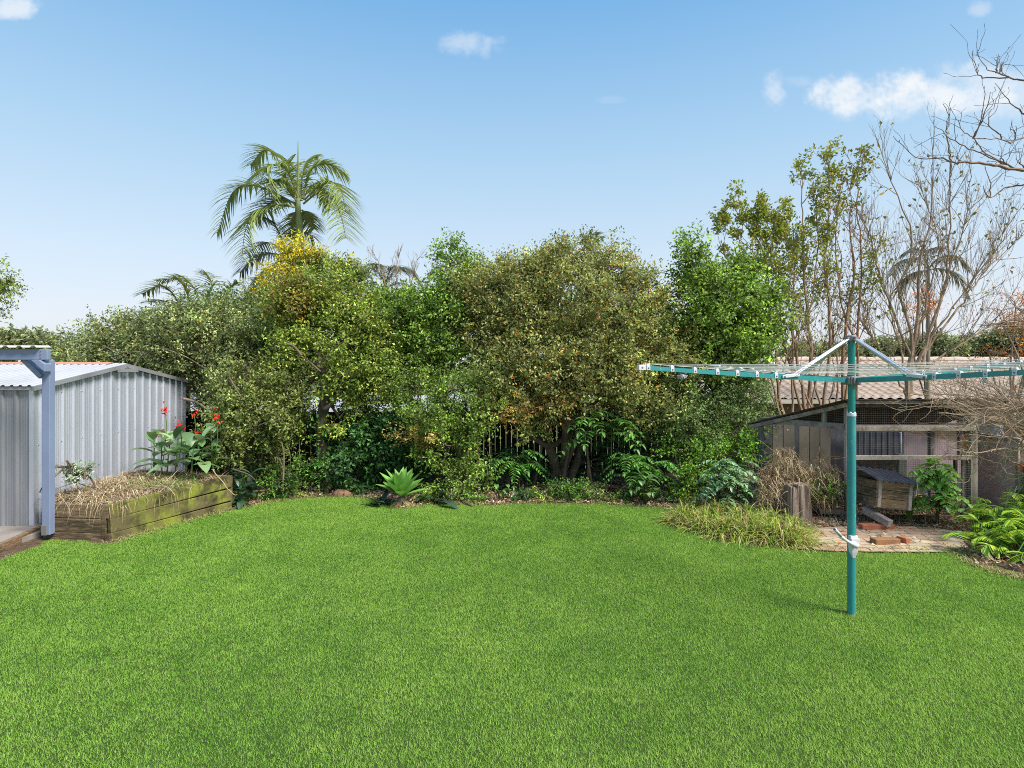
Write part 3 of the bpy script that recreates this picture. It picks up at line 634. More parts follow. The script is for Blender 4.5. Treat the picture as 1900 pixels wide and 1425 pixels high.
tree('large_olive_tree', 'broad domed olive and tan leaved tree filling the centre with a few orange leaves', 'tree', G(1045, 925) * [1, 1, 0] + [0, .9, 0],
     [(1066, 474, 9.6, 44, 30, .5), (1010, 500, 9.6, 44, 26, .6), (970, 512, 9.6, 46, 26, .6), (1100, 492, 9.6, 30, 30, .5), (920, 518, 9.7, 44, 26, .6), (1130, 510, 9.6, 60, 38, .7), (1192, 558, 9.6, 46, 44, .7), (880, 550, 9.5, 50, 40, .7), (960, 560, 9.3, 80, 60, .8),
      (1060, 560, 9.2, 90, 70, .9), (1150, 600, 9.2, 80, 70, .8), (1232, 645, 9.3, 44, 48, .7), (900, 620, 9.2, 60, 46, .7), (970, 650, 8.9, 80, 50, .7), (1060, 660, 8.9, 90, 50, .8), (1160, 690, 8.9, 90, 50, .7),
      (930, 710, 8.7, 60, 34, .5), (1010, 725, 8.6, 70, 34, .5), (1110, 740, 8.7, 80, 34, .5), (1240, 690, 9.0, 50, 44, .5), (1275, 640, 9.3, 26, 30, .4), (990, 775, 8.6, 36, 24, .3), (905, 745, 8.6, 30, 30, .3), (1190, 755, 8.7, 60, 38, .4)],
     OLIVE, 27, ln=.056, wd=.034, dens=19, per=44, rad=.21, trunk_r=.09, stems=4, fork=P(1045, 790, 9.0), hole=.24, twigs=160, flat=.38, sprig=.32,
     pals=[([(1000, 760, 8.5, 50, 14, .3), (930, 770, 8.5, 30, 16, .3)], [(.34, .12, .03, 1), (.33, .25, .06, 2), (.20, .18, .05, 2)])],
     limbs=[([(912, 925, 8.6), (911, 840, 8.6), (908, 770, 8.7)], .022), ([(1040, 915, 8.8), (1050, 860, 8.8), (1062, 800, 8.8)], .04), ([(1100, 925, 8.8), (1092, 860, 8.8), (1080, 790, 8.8)], .028), ([(985, 920, 8.9), (1000, 860, 8.9), (1010, 800, 8.9)], .03)])
tree('pointed_green_tree', 'bright green pointed tree with twin leafy tops right of the olive tree', 'tree', G(1350, 925) * [1, 1, 0] + [.1, 1.0, 0],
     [(1283, 462, 9.35, 16, 26, .3), (1290, 500, 9.35, 32, 30, .4), (1380, 510, 9.35, 34, 30, .4), (1290, 550, 9.25, 50, 40, .6), (1380, 560, 9.25, 50, 44, .6), (1420, 590, 9.25, 26, 40, .4), (1330, 600, 9.05, 66, 50, .7), (1400, 630, 9.05, 44, 40, .5), (1350, 660, 8.95, 60, 50, .6), (1335, 540, 9.25, 30, 30, .5)],
     BRIGHT, 28, ln=.066, wd=.042, dens=19, per=38, rad=.2, trunk_r=.07, hole=.25, twigs=70)
tree('grey_green_shrub', 'dense grey green small leaved shrub under the pointed tree', 'shrub', G(1320, 925) * [1, 1, 0] + [0, .6, 0],
     [(1240, 720, 9.0, 50, 50, .5), (1310, 710, 9.0, 60, 46, .6), (1370, 730, 8.9, 44, 44, .5), (1280, 780, 8.7, 70, 50, .5), (1370, 790, 8.6, 50, 44, .4), (1230, 800, 8.8, 40, 36, .4), (1310, 830, 8.5, 50, 34, .4)],
     [(.090, .125, .045, 4), (.055, .085, .03, 3), (.13, .165, .065, 2)], 29, ln=.046, wd=.028, dens=27, per=44, rad=.17, trunk_r=.04, stems=3, hole=.2, twigs=60)
tree('glossy_shrub', 'low glossy bright green shrub left of the dry grass heap', 'shrub', G(1330, 935) * [1, 1, 0] + [0, .3, 0],
     [(1290, 865, 8.1, 50, 36, .4), (1345, 850, 8.1, 50, 34, .4), (1380, 825, 8.2, 34, 24, .3), (1275, 910, 8.0, 34, 22, .3), (1250, 835, 8.4, 22, 24, .25)],
     [(.09, .17, .022, 4), (.15, .25, .035, 3), (.04, .09, .016, 3)], 30, ln=.05, wd=.032, dens=26, per=32, rad=.15, trunk_r=.02, stems=3, hole=.34, twigs=40)
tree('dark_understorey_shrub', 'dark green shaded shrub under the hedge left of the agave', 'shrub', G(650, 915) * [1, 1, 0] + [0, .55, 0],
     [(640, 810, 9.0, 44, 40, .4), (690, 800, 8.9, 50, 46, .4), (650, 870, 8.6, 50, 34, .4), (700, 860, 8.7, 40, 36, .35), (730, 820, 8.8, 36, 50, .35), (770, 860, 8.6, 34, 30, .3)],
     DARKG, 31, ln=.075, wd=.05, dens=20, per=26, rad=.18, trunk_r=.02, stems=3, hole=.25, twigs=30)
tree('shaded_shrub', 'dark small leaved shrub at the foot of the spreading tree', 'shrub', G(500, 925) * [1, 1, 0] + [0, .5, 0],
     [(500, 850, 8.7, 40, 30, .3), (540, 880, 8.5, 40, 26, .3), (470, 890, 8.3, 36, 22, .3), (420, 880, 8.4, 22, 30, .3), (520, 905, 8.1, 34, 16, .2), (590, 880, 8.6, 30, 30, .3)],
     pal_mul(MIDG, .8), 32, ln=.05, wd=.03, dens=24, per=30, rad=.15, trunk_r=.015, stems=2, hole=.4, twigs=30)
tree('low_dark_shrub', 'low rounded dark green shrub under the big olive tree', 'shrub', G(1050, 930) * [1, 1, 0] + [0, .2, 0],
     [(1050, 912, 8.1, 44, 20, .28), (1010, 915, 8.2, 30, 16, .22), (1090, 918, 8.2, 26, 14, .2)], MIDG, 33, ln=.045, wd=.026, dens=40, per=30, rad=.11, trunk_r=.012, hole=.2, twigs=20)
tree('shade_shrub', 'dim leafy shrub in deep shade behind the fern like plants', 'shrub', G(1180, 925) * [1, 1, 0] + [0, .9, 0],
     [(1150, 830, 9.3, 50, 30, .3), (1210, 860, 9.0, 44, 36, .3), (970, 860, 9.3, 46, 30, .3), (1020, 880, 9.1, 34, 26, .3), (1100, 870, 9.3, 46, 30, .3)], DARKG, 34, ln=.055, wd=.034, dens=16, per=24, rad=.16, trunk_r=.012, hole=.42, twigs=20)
for i_, (px, py, s_) in enumerate([(438, 938, 1), (500, 932, .9), (540, 926, .8), (575, 922, .7), (640, 920, .8), (675, 924, .9), (790, 936, .8), (850, 938, 1), (890, 938, .9), (960, 935, .8), (1000, 934, .9), (1110, 935, 1), (1150, 937, .8), (1230, 940, 1.1), (1260, 938, 1)]):
    tree('low_leafy_plant', 'low leafy plant spilling onto the back edge of the lawn', 'plant', G(px, py) * [1, 1, 0], [(px, py - 12 * s_, G(px, py)[1] + .15, 22 * s_, 13 * s_, .12), (px + 16, py - 7, G(px, py)[1] + .1, 12 * s_, 8, .1)],
         [MIDG, DARKG, YELG, GREYG][i_ % 4], 200 + i_, ln=.04, wd=.024, dens=90, per=16, rad=.07, trunk_r=.004, twigs=8, hole=.2, group='low leafy plants along the back edge of the lawn')
# backdrop trees beyond the fence
tree('background_tree', 'mid green rounded tree standing behind the fence left of centre', 'tree', (-6.9, 12.2, -.9),
     [(330, 630, 12, 46, 30, .7), (420, 590, 12.2, 56, 34, .8), (380, 650, 12, 80, 40, .8), (480, 610, 12, 56, 50, .8), (300, 672, 12, 50, 30, .6), (520, 650, 12, 50, 60, .7)], MIDG, 35, ln=.08, wd=.05, dens=12, per=34, rad=.28, hole=.2, group='trees just behind the fence')
tree('background_tree', 'mid green rounded tree behind the fence between the palm and the olive tree', 'tree', (-2.4, 12.4, -1),
     [(680, 620, 12.2, 56, 40, .8), (750, 650, 12, 66, 50, .8), (660, 680, 12, 60, 50, .8), (770, 590, 12.4, 40, 28, .6), (880, 600, 12, 70, 60, .8), (700, 565, 12.4, 30, 16, .4)], MIDG, 36, ln=.08, wd=.05, dens=12, per=34, rad=.28, hole=.2, group='trees just behind the fence')
tree('background_tree', 'mid green rounded tree behind the fence hidden by the olive tree', 'tree', (1.4, 12.4, -1),
     [(1000, 600, 12, 80, 60, .8), (1110, 620, 12, 80, 60, .8), (1210, 640, 12, 70, 50, .8), (1300, 640, 11.6, 70, 50, .8), (1360, 700, 11.4, 50, 30, .6)], MIDG, 37, ln=.08, wd=.05, dens=12, per=34, rad=.28, hole=.15, group='trees just behind the fence')

# far trees on the skyline
rg = np.random.default_rng(77)
FAR = [(30, 648, 42, 36, 10), (80, 650, 40, 28, 9), (5, 642, 38, 20, 10), (1480, 668, 60, 40, 18), (1545, 664, 62, 46, 20), (1640, 660, 60, 46, 20), (1720, 650, 58, 50, 22), (1790, 652, 60, 46, 22), (1850, 650, 58, 50, 26), (1900, 640, 56, 50, 28), (1960, 650, 58, 50, 28),
       (150, 668, 60, 40, 9), (600, 660, 70, 60, 20), (760, 662, 70, 60, 20)]
names_ = ['leftmost far skyline tree above the blue beam', 'far skyline tree beside the beam end', 'pale far tree at the left picture edge above the beam'] + ['hazy far tree'] * 20
for k, (px, py, Y, rx, rz) in enumerate(FAR):
    lab = ['olive green distant tree above the blue patio beam near the left edge', 'olive green distant tree showing beside the end of the blue beam', 'sparse distant treetop at the left edge above the blue beam'][k] if k < 3 else 'distant olive green tree on the skyline behind the bare trees'
    if k >= 11: lab = 'distant tree beyond the hedge'
    lob = [(px + rg.normal(0, rx * .35), py + rg.normal(0, rz * .2), Y + rg.normal(0, 1), rx * rg.uniform(.5, .8), rz * rg.uniform(.5, .8), 1.6) for _ in range(5)]
    b = P(px, 700, Y); b[2] = -3.0
    tree('distant_tree', lab, 'tree', b, lob, [(.12, .135, .07, 3), (.08, .095, .05, 3), (.16, .16, .08, 1)], 100 + k, ln=.36, wd=.22, dens=1.3, per=44, rad=.8, trunk_r=.25, hole=.25, twigs=10, group='distant trees on the skyline')
tree('edge_tree', 'small leafy branch end of a tree poking in at the left edge', 'tree', (-13.5, 13, -1.5),
     [(2, 520, 12, 24, 28, .4), (14, 524, 12, 16, 16, .3), (-60, 540, 12, 60, 60, .7)], YELG, 130, ln=.07, wd=.035, dens=14, per=22, rad=.2, hole=.3, twigs=30)

# ------------------------------------------------------------------ palms
def frond(mb, rng, path, ll, n=46, col=((.08, .13, .035), (.15, .2, .05)), wd=.035, droop=.5, hang=.5, rach=.02, t0=.12, spread=.9, mr=None):
    pth = smooth_path(path, 26); tg = nrm(np.gradient(pth, axis=0))
    L_ = np.linalg.norm(np.diff(pth, axis=0), axis=1).sum()
    tube(mr if mr is not None else mb, pth, np.linspace(rach, rach * .2, 26), 5, (.26, .27, .10))
    t = np.linspace(t0, 1, n); idx = t * 25; i = idx.astype(int).clip(0, 24); fr = (idx - i)[:, None]
    p = pth[i] * (1 - fr) + pth[i + 1] * fr; T = nrm(tg[i] * (1 - fr) + tg[i + 1] * fr)
    up = np.array([0, 0, 1.0]); S = nrm(np.cross(T, up) + 1e-3); N = nrm(np.cross(S, T))
    for sg in (-1, 1):
        d = nrm(T * .55 + S * sg * spread + N * .25 - up * hang * .35 + rng.normal(0, .10, (n, 3)))
        ln = ll * (np.sin(np.pi * (.12 + .8 * t)) ** .7) * rng.uniform(.85, 1.1, n)
        c = np.array(col[0]) + (np.array(col[1]) - np.array(col[0])) * rng.random((n, 1))
        blades(mb, p, d, ln, wd * rng.uniform(.8, 1.1, n), c, segs=4, droop=droop * rng.uniform(.7, 1.2, n), prof='grass', fold=.2)
def palm(name, label, base, top, fr, ll, seed, tr=.13, Y=16, col=((.07, .12, .03), (.15, .2, .05)), shaft=None, n=46, wd=.035, droop=.5, group=None):
    rng = np.random.default_rng(seed); t = thing(name, label, 'palm', base, group)
    mb = MB(); b = np.asarray(base, float); tp = np.asarray(top, float)
    k = 26; pts = b + (tp - b) * np.linspace(0, 1, k)[:, None]; rr = np.linspace(tr * 1.3, tr * .7, k) * (1 + .03 * (np.arange(k) % 2)); tube(mb, pts, rr, 10)
    mb.build('trunk', M_BARKP, t, smooth=True)
    if shaft:
        mb = MB(); tube(mb, smooth_path([P(*q) for q in shaft[0]], 12), np.linspace(shaft[1], shaft[1] * .45, 12), 10); mb.build('crownshaft', M_PALMT, t, smooth=True)
    for q in fr:
        mb = MB(); pp = [P(a[0], a[1], Y + (q[1] if isinstance(q, tuple) else 0) * (i / 3.)) for i, a in enumerate(q[0])]
        frond(mb, rng, pp, ll * (q[2] if len(q) > 2 else 1), n, col, wd, droop, rach=.028 * ll / .8)
        mb.build('frond', M_WAX, t)
    return t
palm('tall_palm', 'tall feather palm with drooping fronds rising above the hedge', P(552, 690, 16) * [1, 1, 0] + [0, 0, -2.1], P(555, 480, 16),
     [([(555, 375), (535, 321), (515, 306), (494, 314), (484, 341)], -.8), ([(553, 368), (531, 307), (511, 286), (488, 280), (466, 306)], .3),
      ([(553, 381), (505, 356), (464, 344), (430, 360), (404, 430)], .2), ([(552, 385), (515, 381), (481, 391), (457, 422), (449, 480)], -.9),
      ([(562, 368), (572, 324), (589, 307), (614, 306), (640, 322)], .4), ([(565, 371), (589, 348), (616, 338), (633, 356), (641, 392)], -.6),
      ([(563, 378), (596, 356), (622, 378), (635, 410), (641, 442)], -1.0), ([(553, 380), (540, 350), (530, 320), (545, 290)], .5, .7), ([(558, 372), (560, 330), (570, 300), (590, 290)], .7, .8),
      ([(552, 390), (543, 410), (538, 440)], 1.0, .6), ([(560, 390), (575, 402), (582, 425)], 1.0, .6), ([(552, 378), (520, 370), (492, 384), (472, 412)], .9, .9), ([(552, 375), (528, 345), (512, 335), (500, 360)], -.9, .8),
      ([(560, 372), (580, 345), (600, 352), (612, 385)], .9, .8)],
     .80, 41, tr=.12, shaft=([(557, 490, 16), (556, 460, 16), (555, 420, 16), (553, 388, 16), (553, 368, 16)], .125), n=46, wd=.052, droop=.38, col=((.16, .22, .05), (.36, .42, .12)))
mb = MB(); tube(mb, [P(553, 375, 16), P(553, 320, 16), P(553, 262, 16)], [.05, .025, .008], 6); sp_ = mb.build('spear_leaf', M_PALMT, bpy.data.objects['tall_palm'])
palm('second_palm', 'smaller dark palm with low fronds just left of the yellow foliage', P(535, 690, 16.6) * [1, 1, 0] + [0, 0, -2.1], P(533, 500, 16.6),
     [([(533, 478), (522, 440), (506, 412), (488, 405)], .2), ([(530, 476), (500, 470), (470, 478), (446, 505)], .1), ([(535, 476), (548, 445), (566, 432), (580, 440)], .4), ([(533, 480), (510, 490), (490, 505), (480, 525)], -.4), ([(530, 474), (505, 452), (480, 455), (460, 470)], .6)],
     .7, 42, tr=.1, Y=16.6, col=((.045, .07, .03), (.10, .13, .06)), n=40)
palm('clumping_palm', 'bushy palm with upright arching fronds at the left of the hedge top', P(340, 690, 13) * [1, 1, 0] + [0, 0, -1.6], P(350, 640, 13),
     [([(350, 630), (330, 560), (300, 530), (265, 545)], .1), ([(355, 630), (350, 555), (330, 520), (295, 520)], -.3), ([(365, 630), (385, 560), (392, 525), (380, 505)], .2), ([(370, 640), (410, 570), (425, 540), (440, 525)], 0), ([(350, 635), (320, 590), (290, 575), (262, 590)], -.3),
      ([(375, 640), (400, 580), (430, 560), (455, 565)], -.2), ([(345, 640), (335, 590), (310, 560), (280, 560)], .4), ([(385, 640), (420, 590), (470, 540), (480, 515)], .3), ([(390, 640), (440, 580), (490, 550), (510, 555)], .1), ([(365, 630), (370, 560), (355, 528), (335, 512)], .3)],
     .55, 43, tr=.08, Y=13, col=((.12, .16, .03), (.25, .27, .05)), n=42, wd=.035, droop=.3)
palm('grey_palm', 'grey green palm under the bare treetop behind the hedge', P(715, 690, 17) * [1, 1, 0] + [0, 0, -2.1], P(715, 530, 17),
     [([(715, 530), (700, 505), (680, 498), (655, 515)], 0), ([(715, 530), (735, 500), (760, 500), (780, 525)], .2), ([(715, 530), (712, 500), (700, 490), (690, 492)], .4), ([(715, 532), (722, 505), (735, 495), (745, 500)], -.3), ([(715, 535), (690, 525), (670, 535), (660, 555)], -.2), ([(715, 535), (745, 525), (765, 540), (772, 560)], -.2)],
     .6, 44, tr=.1, Y=17, col=((.10, .12, .07), (.19, .2, .12)), n=40)
palm('cabbage_palm', 'spiky palm tip just showing above the olive tree', P(1095, 690, 14) * [1, 1, 0] + [0, 0, -2], P(1095, 462, 14),
     [([(1095, 462), (1085, 445), (1078, 436)], 0), ([(1095, 462), (1096, 440), (1098, 428)], 0), ([(1095, 462), (1108, 446), (1118, 440)], 0), ([(1095, 462), (1104, 442), (1108, 432)], .2)], .35, 45, tr=.08, Y=14, col=((.12, .19, .07), (.2, .27, .1)), n=24)
palm('far_palm', 'grey palm with drooping fronds beyond the bare trees on the right', P(1722, 690, 17) * [1, 1, 0] + [0, 0, -2.1], P(1722, 500, 17),
     [([(1722, 500), (1745, 478), (1775, 478), (1795, 495)], -.3), ([(1722, 500), (1750, 500), (1778, 515), (1790, 545)], -.3), ([(1722, 500), (1700, 480), (1675, 485), (1655, 510)], -.3), ([(1722, 502), (1700, 505), (1680, 520), (1668, 540)], 0), ([(1722, 498), (1722, 470), (1735, 460), (1750, 462)], .2), ([(1722, 498), (1712, 470), (1695, 462), (1680, 468)], .2)],
     .52, 46, tr=.06, Y=17, col=((.10, .11, .07), (.2, .19, .12)), n=44, droop=.6)

# ------------------------------------------------------------------ bare and sparse trees
def twig(rng, segs, tips, p, d, L_, r, depth, up=.25, spread=.55, kids=(3, 5), jit=.13):
    n = 7; pts = [np.array(p, float)]; d = nrm(np.array(d, float))
    for i in range(n):
        d = nrm(d + rng.normal(0, jit, 3) + np.array([0, 0, up * .12])); pts.append(pts[-1] + d * L_ / n)
    pts = np.array(pts); segs.append((pts, np.linspace(r, max(r * .35, .0016), n + 1)))
    if depth == 0: tips.append((pts[-1], d)); tips.append((pts[4], d)); return
    for k in range(rng.integers(*kids)):
        i = rng.integers(2, n + 1); a = nrm(d + rng.normal(0, spread, 3) + np.array([0, 0, up]))
        twig(rng, segs, tips, pts[i], a, L_ * rng.uniform(.45, .72), r * .5, depth - 1, up, spread, kids, jit)
def bare(name, label, cat, base, stems, seed, bark=M_BARKP, col=(1, 1, 1), depth=2, twl=.8, nt=9, up=.5, leafcol=None, leafn=0, leafsel=None, ln=.06, wd=.035, group=None, tr=.004, kids=(2, 4), twr=.010, t0=.25, spread=.45, jit=.13):
    rng = np.random.default_rng(seed); t = thing(name, label, cat, base, group); mb = MB(); tips = []
    for (pl_, r0, r1) in stems:
        pth = smooth_path([q if len(q) == 3 and not isinstance(q, tuple) else P(*q) for q in pl_], 22)
        pth[2:-1] += rng.normal(0, .012, (19, 3)); tube(mb, pth, r1 + (r0 - r1) * (1 - np.linspace(0, 1, 22)) ** 1.4, 7, col)
        L_ = np.linalg.norm(np.diff(pth, axis=0), axis=1).sum(); segs = []
        for k in range(int(nt * 2.4)):
            f = rng.uniform(t0, 1); i = min(int(f * 21), 20); d = nrm(pth[i + 1] - pth[i])
            a = nrm(d + rng.normal(0, spread + .1, 3) + np.array([0, 0, up * .6]))
            twig(rng, segs, tips, pth[i], a, twl * rng.uniform(.5, 1.15) * (1.3 - f * .9), min(twr * .7, r0 * .4), depth, up, spread, kids, jit)
        twig(rng, segs, tips, pth[-1], pth[-1] - pth[-2], twl * .22, r1, max(depth - 1, 0), up, spread, kids, jit)
        for s_, rr in segs: tube(mb, s_, rr, 4, col, cap=False)
    mb.build('branches', bark, t)
    if leafcol and leafn:
        tp = np.array([q[0] for q in tips]); td = np.array([q[1] for q in tips])
        wsel = np.array([leafsel(q) if leafsel else 1. for q in tp]); n = int(leafn * len(tp)); pr = wsel / wsel.sum()
        i = rng.choice(len(tp), n, p=pr); pos = tp[i] + rng.normal(0, .035, (n, 3))
        mb = MB(); leaves(mb, pos, nrm(td[i] + rng.normal(0, .8, (n, 3)) - [0, 0, .3]), rnd(rng, n) + [0, 0, .5], ln * rng.uniform(.6, 1.2, n), wd * rng.uniform(.7, 1.2, n), pick(rng, leafcol, n)); mb.build('foliage', M_LEAF, t)
    return t
Yb = 9.6
def S(pts, r0, r1=.006, Y=Yb): return ([(a, b, Y + dy) for (a, b, *q) in pts for dy in [q[0] if q else 0]], r0 * .62, min(r1, .005))
bare('sparse_leafed_tree', 'tall many stemmed tree with thin olive leaves left of the clothesline post', 'tree', P(1500, 760, Yb) * [1, 1, 0],
     [S([(1498, 790), (1478, 650), (1462, 560), (1420, 470), (1365, 390)], .05), S([(1500, 790), (1503, 640), (1492, 520), (1490, 400), (1487, 310)], .055), S([(1525, 790), (1540, 620), (1532, 500), (1537, 400), (1540, 300)], .05),
      S([(1495, 790), (1462, 660), (1435, 560), (1400, 470), (1340, 420)], .04), S([(1460, 790), (1440, 690), (1448, 600), (1440, 500), (1420, 400)], .045), S([(1530, 790), (1512, 700), (1500, 600), (1518, 480), (1510, 340)], .04),
      S([(1450, 790), (1430, 700), (1400, 600), (1370, 520), (1335, 450)], .03), S([(1470, 790), (1470, 600), (1475, 500), (1462, 420)], .035), S([(1440, 790), (1452, 690), (1490, 600), (1530, 520), (1545, 440)], .03), S([(1520, 790), (1480, 700), (1455, 640), (1410, 570), (1385, 500)], .03), S([(1535, 790), (1550, 700), (1600, 620), (1620, 540)], .03), S([(1505, 790), (1515, 700), (1560, 600), (1600, 540), (1625, 470)], .03), S([(1460, 790), (1425, 720), (1400, 660), (1385, 600)], .025)],
     51, col=(1.15, .98, .85), depth=2, twl=.75, nt=7, up=.55, leafcol=[(.26, .32, .05, 4), (.38, .40, .07, 2), (.5, .36, .07, .6), (.16, .2, .04, 2)], leafn=4.0,
     leafsel=lambda q: (1.0 if q[2] > 3.9 else (.5 if q[2] > 2.9 else .16)) * (1.8 if q[0] < 4.6 else .9), ln=.064, wd=.034)
bare('reddish_stemmed_tree', 'slender tree with reddish brown stems directly behind the clothesline post', 'tree', P(1580, 760, Yb) * [1, 1, 0],
     [S([(1568, 790), (1564, 640), (1584, 520), (1577, 420), (1580, 330)], .055), S([(1590, 790), (1592, 600), (1600, 480), (1588, 380), (1600, 310)], .04), S([(1560, 790), (1580, 640), (1560, 560), (1550, 430), (1560, 350)], .04), S([(1545, 790), (1555, 700), (1540, 580), (1560, 480), (1520, 380)], .03)],
     52, col=(1.1, .8, .62), depth=2, twl=.7, nt=7, up=.55, leafcol=[(.22, .25, .05, 3), (.4, .3, .06, 1)], leafn=.8, leafsel=lambda q: 1.0 if q[2] > 4.4 else .06, ln=.08, wd=.04)
bare('bare_grey_tree', 'leafless grey trunked tree fanning out right of the clothesline post', 'tree', P(1690, 750, 9.4) * [1, 1, 0],
     [S([(1690, 800), (1684, 700), (1700, 610), (1712, 478), (1729, 383), (1729, 262)], .085, .006), S([(1690, 730), (1690, 620), (1667, 540), (1693, 459), (1656, 340), (1629, 262)], .05, .005), S([(1700, 680), (1745, 560), (1758, 500), (1764, 383), (1762, 300)], .05, .005),
      S([(1705, 690), (1730, 620), (1755, 516), (1788, 421), (1800, 315)], .05, .005), S([(1710, 660), (1780, 570), (1830, 500), (1895, 440)], .035, .005), S([(1705, 690), (1780, 640), (1850, 600), (1910, 590)], .035, .005), S([(1690, 660), (1640, 540), (1620, 460), (1596, 400)], .035, .005),
      S([(1700, 640), (1718, 560), (1740, 450), (1700, 330)], .035, .005), S([(1720, 640), (1790, 540), (1850, 460), (1880, 380)], .025, .004), S([(1685, 740), (1640, 660), (1600, 600)], .03, .005), S([(1690, 745), (1670, 650), (1650, 560), (1640, 440)], .035, .005)],
     53, col=(1.1, 1.0, .9), depth=2, twl=.95, nt=9, up=.45, leafcol=[(.2, .2, .04, 3), (.38, .24, .05, 1)], leafn=.10, ln=.08, wd=.05, spread=.4, jit=.08)
YC = 5.6
CL = [[(2060, 330), (1960, 322), (1900, 316), (1865, 311), (1835, 304), (1786, 301), (1775, 304), (1748, 293), (1701, 293), (1658, 253)], [(1876, 309), (1831, 289), (1797, 275), (1759, 255), (1748, 242), (1734, 235)],
      [(1766, 301), (1761, 278), (1757, 255), (1757, 237), (1760, 215), (1750, 193)], [(1876, 309), (1831, 287), (1806, 257), (1786, 242), (1772, 215)], [(1806, 257), (1822, 215), (1827, 159)], [(1806, 257), (1828, 210), (1838, 170)],
      [(2060, 235), (1950, 242), (1900, 255), (1876, 264), (1855, 258), (1806, 257)], [(1857, 258), (1855, 248), (1837, 233), (1835, 215), (1844, 197)], [(1884, 260), (1883, 246), (1873, 235)], [(2060, 190), (1960, 165), (1900, 151), (1873, 145), (1849, 134), (1831, 127), (1811, 93)],
      [(1873, 145), (1824, 143), (1813, 132), (1817, 118)], [(1849, 134), (1850, 118), (1845, 109)], [(1853, 136), (1857, 124), (1862, 115)], [(2060, 300), (1940, 240), (1900, 212), (1891, 203), (1873, 190), (1847, 156)],
      [(2060, 340), (1950, 335), (1900, 342), (1865, 349), (1838, 367), (1824, 345)], [(1838, 367), (1838, 338), (1826, 311)], [(1765, 303), (1762, 340), (1760, 370), (1764, 380)], [(1782, 301), (1778, 294), (1774, 289)], [(1880, 312), (1858, 295), (1853, 280)], [(1900, 310), (1890, 300), (1884, 295)]]
mb = MB(); oh = thing('overhanging_bare_tree', 'bare dark tree branches reaching in from the upper right edge', 'tree', P(2060, 700, YC) * [1, 1, 0])
rg = np.random.default_rng(60); tips = []
for k, pl_ in enumerate(CL):
    pts = np.array([P(a, b, YC + .25 * math.sin(a * .02 + k)) for a, b in pl_]); n = len(pts) * 4; pth = smooth_path(pts, n); pth += rg.normal(0, .004, pth.shape)
    r0 = .020 if k == 0 else (.012 if pl_[0][0] > 1950 else .007)
    tube(mb, pth, np.linspace(r0, .0022, n), 6, (.75, .6, .55)); sg = []
    for j in range(max(3, n // 5)):
        i = rg.integers(n // 4, n); d = nrm(pth[i] - pth[i - 1]); twig(rg, sg, tips, pth[i], nrm(d + rg.normal(0, .7, 3) + [0, 0, .4]), rg.uniform(.08, .34), .0026, rg.integers(0, 2), .3, .6, (1, 3), .2)
    for s_, rr in sg: tube(mb, s_, rr, 4, (.5, .4, .36), cap=False)
tube(mb, smooth_path([P(2060, 700, YC) * [1, 1, 0] - [0, 0, .1], P(2080, 560, YC), P(2050, 400, YC), P(2060, 300, YC), P(2070, 150, YC), P(2040, -60, YC), P(2075, -260, YC)], 26), np.linspace(.12, .008, 26), 10, (.55, .42, .38))
mb.build('branches', M_BARKP, oh)
bare('distant_bare_tree', 'pale leafless treetop above the hedge right of the palm', 'tree', P(735, 700, 15) * [1, 1, 0] + [0, 0, -2],
     [S([(735, 720), (730, 600), (705, 500), (690, 465)], .05, .006, 15), S([(737, 720), (740, 600), (735, 520), (740, 470)], .05, .006, 15), S([(740, 720), (748, 600), (765, 520), (775, 475)], .04, .006, 15), S([(745, 720), (760, 600), (800, 530), (812, 500)], .03, .006, 15)],
     55, col=(1, .9, .8), depth=2, twl=.6, nt=7, up=.5, spread=.35)
tree('rusty_leafed_tree', 'rusty orange leafed tree at the right edge beyond the roof', 'tree', P(1880, 700, 12.5) * [1, 1, 0] + [0, 0, -1.7],
     [(1885, 570, 12.5, 34, 22, .5), (1860, 600, 12.5, 30, 24, .5), (1895, 620, 12.5, 30, 20, .5), (1835, 650, 12.8, 22, 18, .4), (1880, 660, 12.8, 40, 14, .4), (1930, 600, 12.5, 40, 40, .5)],
     pal_mul(ORANGE, .7), 56, ln=.065, wd=.025, dens=9, per=15, rad=.26, trunk_r=.05, hole=.5, twigs=70, bark=M_BARKP)
tree('rust_flecked_foliage', 'small rust coloured crown seen between the bare grey stems', 'tree', P(1718, 700, 12.5) * [1, 1, 0] + [0, 0, -1.7],
     [(1722, 560, 12.5, 20, 18, .3), (1712, 580, 12.5, 14, 16, .3)], ORANGE, 57, ln=.06, wd=.025, dens=20, per=26, rad=.18, trunk_r=.03, hole=.3)

# pale wispy twiggy shrub at the right with strappy grey leaves
rg = np.random.default_rng(61); wt = thing('wispy_airplant_shrub', 'pale tangled twiggy shrub with strappy grey green airplant leaves at the right edge', 'shrub', P(1990, 1000, 6.2) * [1, 1, 0])
mb = MB(); tips = []; WL = [[(1990, 900), (1930, 850), (1872, 833), (1845, 835), (1810, 841), (1779, 835), (1757, 840)], [(1990, 950), (1920, 880), (1868, 851), (1837, 823), (1810, 790), (1786, 754), (1772, 749)],
     [(1960, 900), (1900, 880), (1872, 880), (1855, 862), (1828, 852), (1807, 842)]]
for k in range(42):
    x1 = rg.uniform(1690, 1870); y1 = rg.uniform(690, 770) if k < 34 else rg.uniform(770, 900); x1 = x1 if k < 34 else max(x1, 1800); y0 = rg.uniform(760, 860)
    WL.append([(1985, 930), (1940, y0), ((1940 + x1) / 2 + rg.normal(0, 10), (y0 + y1) / 2 - rg.uniform(-5, 28)), (x1, y1)])
